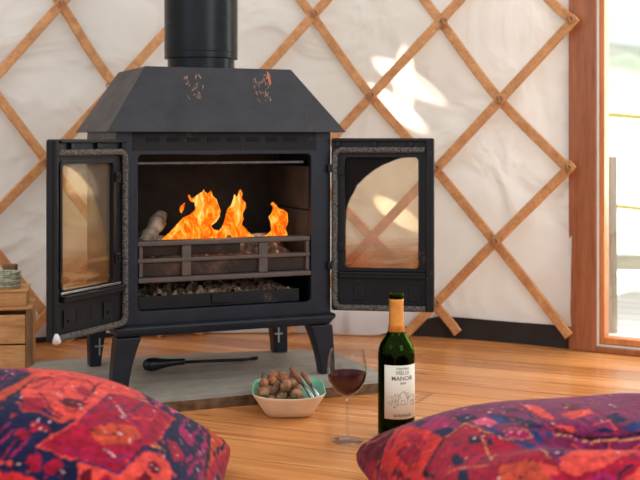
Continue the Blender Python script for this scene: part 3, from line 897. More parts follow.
# ------------------------------------------------------------------ bottle
bp = at(396.3, 437, 2.435)
bt = empty('wine_bottle', (bp.x, bp.y, .0005), 0, 'open green glass bottle of red wine standing on the floor', 'bottle')
bt['label'] = 'open green glass bottle of red wine with cream label, on the floor'
outer_p = [(0,.004),(.018,.0045),(.030,.001),(.0355,.001),(.0385,.004),(.0388,.01),(.0388,.172),(.0378,.184),(.0345,.196),(.0285,.206),(.0215,.215),(.0175,.226),(.0155,.24),(.0148,.26),(.0146,.286),(.0148,.2925),(.0160,.293),(.0160,.300),(.0150,.3035)]
inner_p = [(.0115,.3035),(.0112,.29),(.0112,.26),(.0125,.238),(.0150,.224),(.0190,.213),(.026,.203),(.032,.193),(.0352,.182),(.0360,.170),(.0360,.012),(.033,.006),(0,.009)]
bm = B(); lathe(bm, outer_p+inner_p, 64); obj('glass_shell', bm, M['bottleglass'], bt, smooth=True)
n = N('red_wine'); n.pr((.008,.001,.002), .05); n.p.inputs['Specular IOR Level'].default_value = .05; M['wine'] = n.m
bm = B(); lathe(bm, [(0,.0085),(.0332,.0055),(.0364,.0120),(.0364,.170),(.0357,.181),(0,.181)], 64); obj('wine', bm, M['wine'], bt, smooth=False, bevel=.001)
bm = B(); lathe(bm, [(.0158,.2155+.006),(.0163,.2155+.0062),(.0160,.24),(.0154,.26),(.0153,.286),(.0156,.2915),(.0153,.2924),(.0150,.2924),(.0150,.286),(.0151,.26),(.0157,.24)], 48, closed=True)
for v in bm.verts:
    if v.co.z < .223:
        v.co.x *= 1.14; v.co.y *= 1.14
M['foil'] = mat_plain('copper_gold_foil', rgb(224,150,66), .38, .55, var=.12, scale=60, bump=.1)
fo = obj('foil_capsule', bm, M['foil'], bt, smooth=True); tag(fo, 'copper-gold foil')
# label wraps the side turned slightly to the right
LC = -PI/2+math.radians(17); LW = .082; LZ0, LZ1 = .046, .158; RL = .0391
def bend(x, z, off=0): a = LC+x/RL; return (math.cos(a)*(RL+off), math.sin(a)*(RL+off), z)
bm = B(); g = [[bm.verts.new(bend(-LW/2+LW*i/40, LZ0+(LZ1-LZ0)*j/2)) for i in range(41)] for j in range(3)]
for j in range(2):
    for i in range(40): bm.faces.new((g[j][i], g[j][i+1], g[j+1][i+1], g[j+1][i]))
M['paper'] = mat_plain('label_paper', rgb(226,220,206), .7, var=.04, scale=8, bump=0)
lb = obj('paper_label', bm, M['paper'], bt, smooth=True)
sm = lb.modifiers.new('sol', 'SOLIDIFY'); sm.thickness = .0002; sm.offset = 0
M['ink'] = mat_plain('label_ink', rgb(92,86,80), .7, bump=0)
M['ink2'] = mat_plain('label_ink_pale', rgb(150,144,134), .7, bump=0)
dg = bpy.context.evaluated_depsgraph_get()
def text_part(s, size, zc, parent, mat, xc=0):
    cu = bpy.data.curves.new('t', 'FONT'); cu.body = s; cu.size = size; cu.align_x = 'CENTER'; cu.align_y = 'CENTER'; cu.resolution_u = 3; cu.extrude = .0001; cu.offset = .0002
    to = bpy.data.objects.new('t', cu); COL.objects.link(to)
    bpy.context.view_layer.update()
    me = bpy.data.meshes.new_from_object(to.evaluated_get(bpy.context.evaluated_depsgraph_get()))
    COL.objects.unlink(to); bpy.data.objects.remove(to)
    bm = B(); bm.from_mesh(me); bpy.data.meshes.remove(me)
    for v in bm.verts: v.co = bend(v.co.x+xc, v.co.y+zc, .0002+v.co.z)
    obj('lettering', bm, mat, parent)
text_part('CHATEAU', .0062, .151, lb, M['ink2'])
text_part('VIEUX', .0115, .142, lb, M['ink2'])
text_part('MANOIR', .0125, .1305, lb, M['ink'])
text_part('2009', .0062, .1205, lb, M['ink2'])
text_part('BORDEAUX', .0075, .0535, lb, M['ink'])
# engraving of a house among trees on the label
bm = B(); rnd = random.Random(4)
def stroke(x0, z0, x1, z1, w=.0005):
    d = Vector((x1-x0, z1-z0)); L_ = max(d.length, 1e-5); q = Vector((-d.y, d.x))/L_*w
    m_ = 4; pr = None
    for k in range(m_+1):
        x = x0+(x1-x0)*k/m_; z = z0+(z1-z0)*k/m_
        a = bm.verts.new(bend(x+q.x, z+q.y, .0002)); b = bm.verts.new(bend(x-q.x, z-q.y, .0002))
        if pr: bm.faces.new((pr[0], a, b, pr[1]))
        pr = (a, b)
for cx_, cz_, rr in ((-.024,.085,.011),(-.012,.092,.008),(.022,.086,.012),(.012,.095,.007),(-.018,.078,.009),(.026,.078,.008)):
    for k in range(26):
        a = rnd.uniform(0, 2*PI); r_ = rr*math.sqrt(rnd.random()); a2 = a+rnd.uniform(.3, .9)
        stroke(cx_+r_*math.cos(a), cz_+r_*math.sin(a), cx_+r_*math.cos(a2), cz_+r_*math.sin(a2), .0004)
for seg in ((-.010,.076,-.010,.092),(.010,.076,.010,.092),(-.012,.092,0,.104),(0,.104,.012,.092),(-.010,.076,.010,.076),(-.004,.076,-.004,.085),(.004,.076,.004,.085),(-.004,.085,.004,.085),(-.034,.073,.034,.073),(-.03,.070,.02,.070),(.004,.098,.004,.106)):
    stroke(*seg, .0006)
obj('engraving', bm, M['ink2'], lb)

# ------------------------------------------------------------------ wine glass
gp = at(347, 441, 2.402)
wg = empty('wine_glass', (gp.x, gp.y, .0003), 0, 'stemmed wine glass half full of red wine beside the bottle', 'glass')
bowl_o = [(.0045,.093),(.010,.0945),(.020,.1005),(.030,.1115),(.0370,.125),(.0405,.139),(.0412,.150),(.0400,.165),(.0375,.180),(.0350,.1935)]
bowl_o = [(r*1.02, z*.97+.003) for r, z in bowl_o]
th = .0009
bowl_i = [(r-th if r > .006 else 0, z+th*(1.2 if z < .12 else .3)) for r, z in bowl_o][::-1]
bowl_i[0] = (.0357-th, .1905)
bm = B(); lathe(bm, [(0,.0930)]+bowl_o+[(.0353,.1910)]+bowl_i, 64); obj('bowl', bm, M['glass'], wg, smooth=True)
bm = B(); lathe(bm, [(0,.0035),(.0065,.0045),(.0048,.009),(.0036,.020),(.0033,.050),(.0035,.080),(.0045,.0927),(0,.0927)], 32); obj('stem', bm, M['glass2'], wg, smooth=True)
bm = B(); lathe(bm, [(0,.0),(.0335,.0),(.0345,.0008),(.0335,.0016),(.020,.0024),(.008,.0034),(0,.0034)], 64); obj('foot', bm, M['glass2'], wg, smooth=True)
n = N('glass_wine'); n.pr((.04,.0012,.005), .04); n.p.inputs['Specular IOR Level'].default_value = .2; M['wine2'] = n.m
wi = []
for r, z in bowl_i[::-1]:
    if z < .140: wi.append((max(r-.0002, 0), z+.0003))
bm = B(); lathe(bm, wi+[(.0404, .1425), (0, .1425)], 64); obj('wine', bm, M['wine2'], wg, smooth=False, bevel=.0006)

# ------------------------------------------------------------------ bowl of nuts
bc = at(288.5, 412, 2.66)
BX, BY = bc.x, bc.y
M['cream'] = mat_plain('cream_glaze', rgb(232,216,190), .3, var=.06, scale=30, bump=.05)
M['green'] = mat_plain('green_glaze', rgb(126,190,158), .25, var=.15, scale=30, bump=.05)
def sq(a, r, p=4.2):
    c, s = math.cos(a), math.sin(a); k = (abs(c)**p+abs(s)**p)**(-1/p); return c*k*r, s*k*r
prof_o = [(0,0),(.046,0),(.052,.002),(.061,.014),(.071,.030),(.081,.045),(.0845,.051)]
prof_i = [(.0845,.0525),(.0815,.0520),(.077,.045),(.067,.030),(.057,.014),(.048,.007),(0,.006)]
bm = B(); nn = 96; rings = []
for r, z in prof_o+prof_i:
    if r == 0: rings.append([bm.verts.new((0, 0, z))]); continue
    ring = []
    for k in range(nn):
        a = 2*PI*k/nn; x, y = sq(a, r)
        corner = (math.hypot(x, y)/r-1)/.2
        ring.append(bm.verts.new((x, y*1.3, z+.004*corner*(z/.051)**2)))
    rings.append(ring)
for ri, (a, b) in enumerate(zip(rings[:-1], rings[1:])):
    mi = 1 if ri >= len(prof_o) else 0
    for k in range(nn):
        j = (k+1) % nn
        if len(a) == 1: f = bm.faces.new((a[0], b[j], b[k]))
        elif len(b) == 1: f = bm.faces.new((a[k], a[j], b[0]))
        else: f = bm.faces.new((a[k], a[j], b[j], b[k]))
        f.material_index = mi
bw = obj('bowl', bm, [M['cream'], M['green']], loc=(BX, BY, .0005), rot=(0,0,math.radians(3)), smooth=True)
tag(bw, 'square cream bowl with green glazed inside, filled with nuts', 'bowl')

def nutmat(name, dark, light):
    n = N(name); n.pr(light, .5); c = n.coord(); t = n.n('TexNoise', i_Scale=70.0, i_Detail=5.0, i_Distortion=1.2); n.l(c, t)
    n.to(n.ramp([(.35, dark), (.62, light)], t), 'Base Color'); n.bump(t, .6, .002); return n.m
M['walnut'] = nutmat('walnut_shell', rgb(96,60,36), rgb(168,118,78))
M['hazel'] = nutmat('hazelnut_shell', rgb(110,60,34), rgb(172,108,66))
M['brazil'] = nutmat('brazil_shell', rgb(72,50,38), rgb(132,98,76))
def nut_mesh(kind):
    bm = B(); bmesh.ops.create_uvsphere(bm, u_segments=28, v_segments=18, radius=1)
    for v in bm.verts:
        d = v.co.normalized()
        if kind == 'walnut':
            r = 1+.07*noise.noise(d*4.5)+.05*noise.noise(d*9)
            seam = math.exp(-(d.x/.08)**2)*.07
            v.co = Vector((d.x*.0118, d.y*.0126, d.z*.0145))*(r+seam)
        elif kind == 'hazel':
            tz = max(0, d.z); v.co = Vector((d.x*.0108, d.y*.0108, d.z*.0112+.003*tz**3))
        else:
            v.co = Vector((d.x*.009, d.y*.0075+.003*d.x*d.x, d.z*.018))*(1+.05*noise.noise(d*5))
    me = bpy.data.meshes.new(kind); bm.to_mesh(me); bm.free()
    for p in me.polygons: p.use_smooth = True
    me.materials.append(M[kind]); return me
NM = {k: nut_mesh(k) for k in ('walnut', 'hazel', 'brazil')}
placed = []; rnd = random.Random(12)
info = {'walnut': ('walnut', 'pale brown wrinkled walnut heaped in the square bowl', .0138), 'hazel': ('hazelnut', 'round reddish hazelnut heaped in the square bowl', .011), 'brazil': ('brazil_nut', 'dark long brazil nut heaped in the square bowl', .0125)}
def room(z): return .046+max(0, z-.007)*.78
def drop(kind, x, y):
    r = info[kind][2]; zf = .007+r
    e = max(abs(x), abs(y)/1.3)+r*1.05
    zf = max(zf, .007+max(0, e-.046)/.78+r*.75)
    for (px, py, pz, pr) in placed:
        dd = math.hypot(px-x, py-y); s = (pr+r)*.90
        if dd < s: zf = max(zf, pz+math.sqrt(s*s-dd*dd))
    return zf
kinds = ['walnut']*48+['hazel']*22+['brazil']*14; rnd.shuffle(kinds)
for k in kinds:
    best = None
    for _ in range(80):
        x = rnd.uniform(-.068, .020 if len(placed) > 16 else .034); y = rnd.uniform(-.085, .080)
        z = drop(k, x, y)
        if z > .050 and max(abs(x), abs(y)/1.3) > .056: continue
        if best is None or z+abs(x+.02)*.2 < best[2]+abs(best[0]+.02)*.2: best = (x, y, z)
    if best is None or best[2] > .076: continue
    placed.append((*best, info[k][2]))
    o = bpy.data.objects.new(info[k][0], NM[k]); COL.objects.link(o)
    o.location = (BX+best[0], BY+best[1], .0005+best[2]); o.rotation_euler = (rnd.uniform(0, 3), rnd.uniform(0, 3), rnd.uniform(0, 6))
    tag(o, info[k][1], 'nut', info[k][0].replace('_', ' ')+'s in the bowl')

# nutcracker: two wooden grips, steel arms, lying against the right-hand rim
M['grip'] = mat_wood('nutcracker_grip', rgb(92,52,32), rgb(150,92,60), axis=(6,6,6), scale=8)
A1 = at(290.5, 367.5, 2.66); A2 = at(314, 400, 2.60); B1 = at(302, 372, 2.64); B2 = at(319, 398, 2.585)
nc = empty('nutcracker', (A2.x, A2.y, A2.z), 0, 'nutcracker with two brown wooden grips resting among the nuts', 'nutcracker')
O = Vector(nc.location)
for (p, q) in ((A1, A2), (B1, B2)):
    m_ = p.lerp(q, .52); bm = B()
    pts = [p.lerp(m_, t) for t in (0, .08, .3, .6, .9, 1)]
    tube(bm, [x-O for x in pts], [.003, .0055, .0062, .0056, .0050, .0035], 12); obj('wooden_grip', bm, M['grip'], nc, smooth=True)
    bm = B(); tube(bm, [m_-O, m_.lerp(q, .4)-O+Vector((.0012,0,0)), m_.lerp(q, .8)-O, q-O], [.0032, .0042, .0050, .0025], 10); obj('steel_arm', bm, M['steel'], nc, smooth=True)
bm = B(); tube(bm, [A2-O, (A2+B2)/2-O+Vector((0,0,-.001)), B2-O], .003, 10); obj('hinge', bm, M['steel'], nc, smooth=True)

# ------------------------------------------------------------------ crates at the left
cr = empty('wooden_crate', (-.914, 3.147, 0), .2, 'rough pine crate standing on the floor left of the stove', 'crate')
cw = .126; cdp = .10
for z0, z1 in ((.006,.075), (.079,.150), (.0, 0)):
    pass
CH = .172
def crate(root, w, d, h, nb, m1, m2):
    bh = (h-.006)/nb
    for k in range(nb):
        for s in (-1, 1):
            bm = B(); y = s*d; y0, y1 = (y, y+.010) if s < 0 else (y-.010, y)
            box(bm, -w+.001, w-.018, y0, y1, .003+k*bh, .003+(k+1)*bh-.004)
            for v in bm.verts: v.co.z += .0012*math.sin(v.co.x*40+k)
            obj('board', bm, m1, root, bevel=.002)
    for s in (-1, 1):
        bm = B(); x0, x1 = (-w, -w+.012) if s < 0 else (w-.012, w)
        box(bm, x0, x1, -d+.011, d-.011, .003, h); obj('end_board', bm, m1, root, bevel=.002)
    for sx in (-1, 1):
        bm = B(); x0, x1 = (-w, -w+.017) if sx < 0 else (w-.017, w)
        box(bm, x0, x1, -d-.004, -d+.0105, .0, h+.004); obj('corner_batten', bm, m2, root, bevel=.002)
    bm = B(); box(bm, -w+.013, w-.013, -d+.011, d-.011, .003, .012); obj('base_board', bm, m1, root)
crate(cr, .128, .10, .168, 2, M['crate'], M['crate_dark'])
bm = B(); box(bm, -.128, .128, -.10, .10, .1725, .178); obj('lid', bm, M['crate'], cr, bevel=.002)
bx = empty('wooden_box', (-.918, 3.15, .1785), .2, 'small closed wooden box sitting on top of the pine crate', 'box')
bm = B(); box(bm, -.10, .115, -.07, .07, 0, .038); obj('box_body', bm, M['crate'], bx, bevel=.002)
bm = B(); box(bm, -.104, .119, -.074, .074, .0382, .0445); obj('box_lid', bm, M['crate'], bx, bevel=.002)
# coil
M['twine'] = mat_plain('pale_green_twine', rgb(176,180,158), .7, var=.35, scale=90, bump=.5)
bm = B(); P = []
for i in range(361):
    a = 2*PI*i/40; k = i/40
    P.append(((.048+.003*math.sin(k*2.3))*math.cos(a), (.036+.003*math.cos(k*1.7))*math.sin(a), .006+.0045*k+.001*math.sin(a*2)))
tube(bm, P, .0032, 7)
cp = at(3, 288, 3.16)
tag(obj('twine_coil', bm, M['twine'], loc=(-.865, 3.125, .2235), smooth=True), 'coil of pale green twine lying on the wooden box', 'twine')
bm = B(); box(bm, -.018, .018, -.015, .015, .0, .0580); 
db = obj('dark_block', bm, [M['crate_dark']], bevel=.003, loc=(-.861, 3.195, .2235)); db.name = 'wooden_block'
tag(db, 'small brown block standing on the box behind the twine coil', 'block')
# ------------------------------------------------------------------ cushions
PAL = dict(crimson=rgb(150,14,44), red=rgb(196,40,38), coral=rgb(204,66,56), navy=rgb(22,24,56), maroon=rgb(92,8,28), blue=rgb(34,50,98), pink=rgb(196,74,104), magenta=rgb(150,24,78), rust=rgb(176,62,40), pale=rgb(220,180,180), gold=rgb(190,130,80), purple=rgb(84,30,74), plum=rgb(112,34,72), black=rgb(30,12,26))
def inpoly(poly, S_, T_):
    ins = np.zeros(S_.shape, bool); P = poly
    for i in range(len(P)):
        a = P[i]; b = P[(i+1) % len(P)]
        if a[1] == b[1]: continue
        cond = (a[1] > T_) != (b[1] > T_)
        xi = (b[0]-a[0])*(T_-a[1])/(b[1]-a[1])+a[0]
        ins ^= cond & (S_ < xi)
    return ins
def edged(poly, S_, T_):
    d = np.full(S_.shape, 9.0)
    for i in range(len(poly)):
        a = np.array(poly[i]); b = np.array(poly[(i+1) % len(poly)]); e = b-a; L2 = e@e+1e-12
        t = np.clip(((S_-a[0])*e[0]+(T_-a[1])*e[1])/L2, 0, 1); d = np.minimum(d, np.hypot(S_-a[0]-t*e[0], T_-a[1]-t*e[1]))
    return d
def kilim(S_, T_, variant):
    """woven pattern in cushion coordinates -1..1: field colour rows x motifs"""
    C_ = np.zeros(S_.shape+(3,))
    def put(mask, c): C_[mask] = PAL[c]
    put(np.ones(S_.shape, bool), 'navy')
    # repeating rows of hooked diamonds
    def diamond(cs, ct, w, h): return np.abs(S_-cs)/w+np.abs(T_-ct)/h
    for ct in np.arange(-1.2, 1.3, .40):
        for q, cs in enumerate(np.arange(-1.25, 1.3, .5)):
            c0 = cs+(.25 if int(round(ct/.4)) % 2 else 0)
            d = diamond(c0, ct, .25, .19)
            cols = (('coral','crimson','red','navy'), ('crimson','coral','magenta','pale'), ('red','navy','crimson','coral'))[(q+int(round(ct/.4))) % 3]
            put(d < 1.0, 'gold'); put(d < .94, cols[0]); put(d < .66, 'black'); put(d < .60, cols[1]); put(d < .30, cols[2]); put(d < .12, cols[3])
            for k in range(6):
                a = k*PI/3; put(np.hypot(S_-c0-.10*math.cos(a), (T_-ct-.075*math.sin(a))*1.2) < .014, 'pale')
    return C_
def hooks(C_, S_, T_, m, u, v, fg, period=.16):
    """stepped hooks inside a band"""
    fu = np.mod(u/period, 1.0)
    mk = m & (((fu < .38) & (v < .75)) | ((v > .35) & (v < .62) & (fu < .8)))
    C_[mk] = PAL[fg]
    mk = m & (fu > .12) & (fu < .24) & (v > .15) & (v < .55); C_[mk] = PAL['navy']

def cushion(name, loc, rz, half, H, ze, lab, motifs, dips, depth=.62, nseg=300, seed=0, base='navy', prof=(3.0,.5)):
    n1 = nseg+1
    s = np.linspace(-1, 1, n1); Sg, Tg = np.meshgrid(s, s)
    Sg = np.sign(Sg)*(1-(1-np.abs(Sg))**1.25); Tg = np.sign(Tg)*(1-(1-np.abs(Tg))**1.25)
    pinch = .07
    X = half*Sg*(1-pinch*(1-Tg**2)); Y = half*depth*Tg*(1-pinch*(1-Sg**2))
    p, q = prof
    f = ((1-np.abs(Sg)**p)*(1-np.abs(Tg)**p))**q
    rk = (np.abs(Sg)*np.abs(Tg))**7; X = X*(1-.045*rk); Y = Y*(1-.045*rk)
    zt = ze+(H-ze)*f
    for (cs, ct, ws, wt, ang, amp) in dips:
        a = math.radians(ang); ds = (Sg-cs)*math.cos(a)+(Tg-ct)*math.sin(a); dt = -(Sg-cs)*math.sin(a)+(Tg-ct)*math.cos(a)
        zt += amp*np.exp(-(ds/ws)**2-(dt/wt)**2)*np.minimum(1, f*2.5)
    nz_ = np.array([[noise.noise(Vector((float(a)*2.3+seed, float(b)*2.3, seed))) for a in s[::10]] for b in s[::10]])
    k = np.arange(n1)/10.0; i0 = np.minimum(k.astype(int), nz_.shape[0]-2); fr = k-i0; fr = fr*fr*(3-2*fr)
    up = (nz_[i0]*(1-fr)[:, None]+nz_[i0+1]*fr[:, None]); up = (up[:, i0]*(1-fr)+up[:, i0+1]*fr)
    zt += .010*up*f
    # gathers near the seams
    rim = np.exp(-((1-np.maximum(np.abs(Sg), np.abs(Tg)))/.10)**2)*(1-np.exp(-((1-np.maximum(np.abs(Sg), np.abs(Tg)))/.02)**2))
    zt += .0035*rim*np.sin(Sg*42+seed)*np.sin(Tg*39+seed*2)
    zb = ze*(1-f**.55); zb = np.minimum(zb, zt-.0005)
    edge = (np.maximum(np.abs(Sg), np.abs(Tg)) > .9999)
    zt[edge] = ze; zb[edge] = ze
    idx = np.arange(n1*n1).reshape(n1, n1)
    bidx = idx+n1*n1; bidx[edge] = idx[edge]
    co_ = np.concatenate([np.stack([X.ravel(), Y.ravel(), zt.ravel()], 1), np.stack([X.ravel(), Y.ravel(), zb.ravel()], 1)])
    ft = np.stack([idx[:-1,:-1], idx[:-1,1:], idx[1:,1:], idx[1:,:-1]], -1).reshape(-1, 4)
    fb = np.stack([bidx[:-1,:-1], bidx[1:,:-1], bidx[1:,1:], bidx[:-1,1:]], -1).reshape(-1, 4)
    used = np.zeros(len(co_), bool); used[ft] = True; used[fb] = True
    remap = np.cumsum(used)-1; co2 = co_[used]
    faces = remap[np.concatenate([ft, fb])]
    me = bpy.data.meshes.new(name); me.from_pydata(co2.tolist(), [], faces.tolist())
    C_ = np.zeros(Sg.shape+(3,)); C_[:] = PAL[base]
    rg = np.random.RandomState(seed+1)
    def jit(a):
        e_ = rg.normal(0, 1, Sg.shape); e_ = sum(np.roll(np.roll(e_, i, 0), j, 1) for i in (-1,0,1) for j in (-1,0,1))/3
        return e_*a
    wv = .005*np.sin(Sg*31+seed)*np.sin(Tg*27)
    motifs(C_, Sg+jit(.0025)+wv, Tg+jit(.003)+wv*.8)
    for k in range(900):   # small woven flecks and hooks
        a0, b0 = rg.uniform(-1, 1), rg.uniform(-1, 1); cc = PAL[['maroon', 'purple', 'crimson', 'navy', 'coral', 'black', 'magenta', 'pale', 'rust'][rg.randint(9)]]
        r1, r2 = rg.uniform(.005, .011), rg.uniform(.006, .022)
        ia = np.abs(Sg-a0) < .05; m_ = ia & (np.abs(Sg-a0)/r1+np.abs(Tg-b0)/r2 < 1); C_[m_] = C_[m_]*.35+np.array(cc)*.65
    C_ *= 1+jit(.10)[..., None]; C_ = np.clip(C_, .002, 1)
    both = np.concatenate([C_.reshape(-1, 3), C_.reshape(-1, 3)*0+np.array(PAL['crimson'])])[used]
    ca = me.color_attributes.new('weave', 'FLOAT_COLOR', 'POINT')
    ca.data.foreach_set('color', np.concatenate([both, np.ones((len(both), 1))], 1).astype(np.float32).ravel())
    for pp in me.polygons: pp.use_smooth = True
    me.materials.append(M['kilim'])
    o = bpy.data.objects.new(name, me); COL.objects.link(o); o.location = loc; o.rotation_euler = (0, 0, rz)
    tag(o, lab, 'cushion', 'patterned floor cushions'); return o

n = N('kilim_wool'); n.pr((.5,.1,.1), .92); n.p.inputs['Specular IOR Level'].default_value = .05; n.p.inputs['Sheen Weight'].default_value = .09
vc = n.n('VertexColor', layer_name='weave'); c = n.coord(); t = n.n('TexNoise', i_Scale=60.0, i_Detail=4.0); n.l(c, t)
w1 = n.n('TexNoise', i_Scale=350.0, i_Detail=2.0); n.l(c, w1)
n.to(n.mix(vc, n.ramp([(.3, (.60,.56,.62)), (.7, (1.3,1.3,1.3))], t), 1.0, 'MULTIPLY'), 'Base Color'); n.bump(w1, .5, .002); M['kilim'] = n.m

def poly_motifs(L):
    def f(C_, S_, T_):
        for it in L:
            if it[0] == 'base': C_[:] = kilim(S_, T_, it[1])
            elif it[0] == 'p': C_[inpoly(it[2], S_, T_)] = PAL[it[1]]
            elif it[0] == 'l':
                pts = it[2]
                for a, b in zip(pts[:-1], pts[1:]):
                    C_[edged([a, b], S_, T_) < it[3]] = PAL[it[1]]
            elif it[0] == 'd':
                for (x, y) in it[2]: C_[np.hypot(S_-x, T_-y) < it[3]] = PAL[it[1]]
    return f
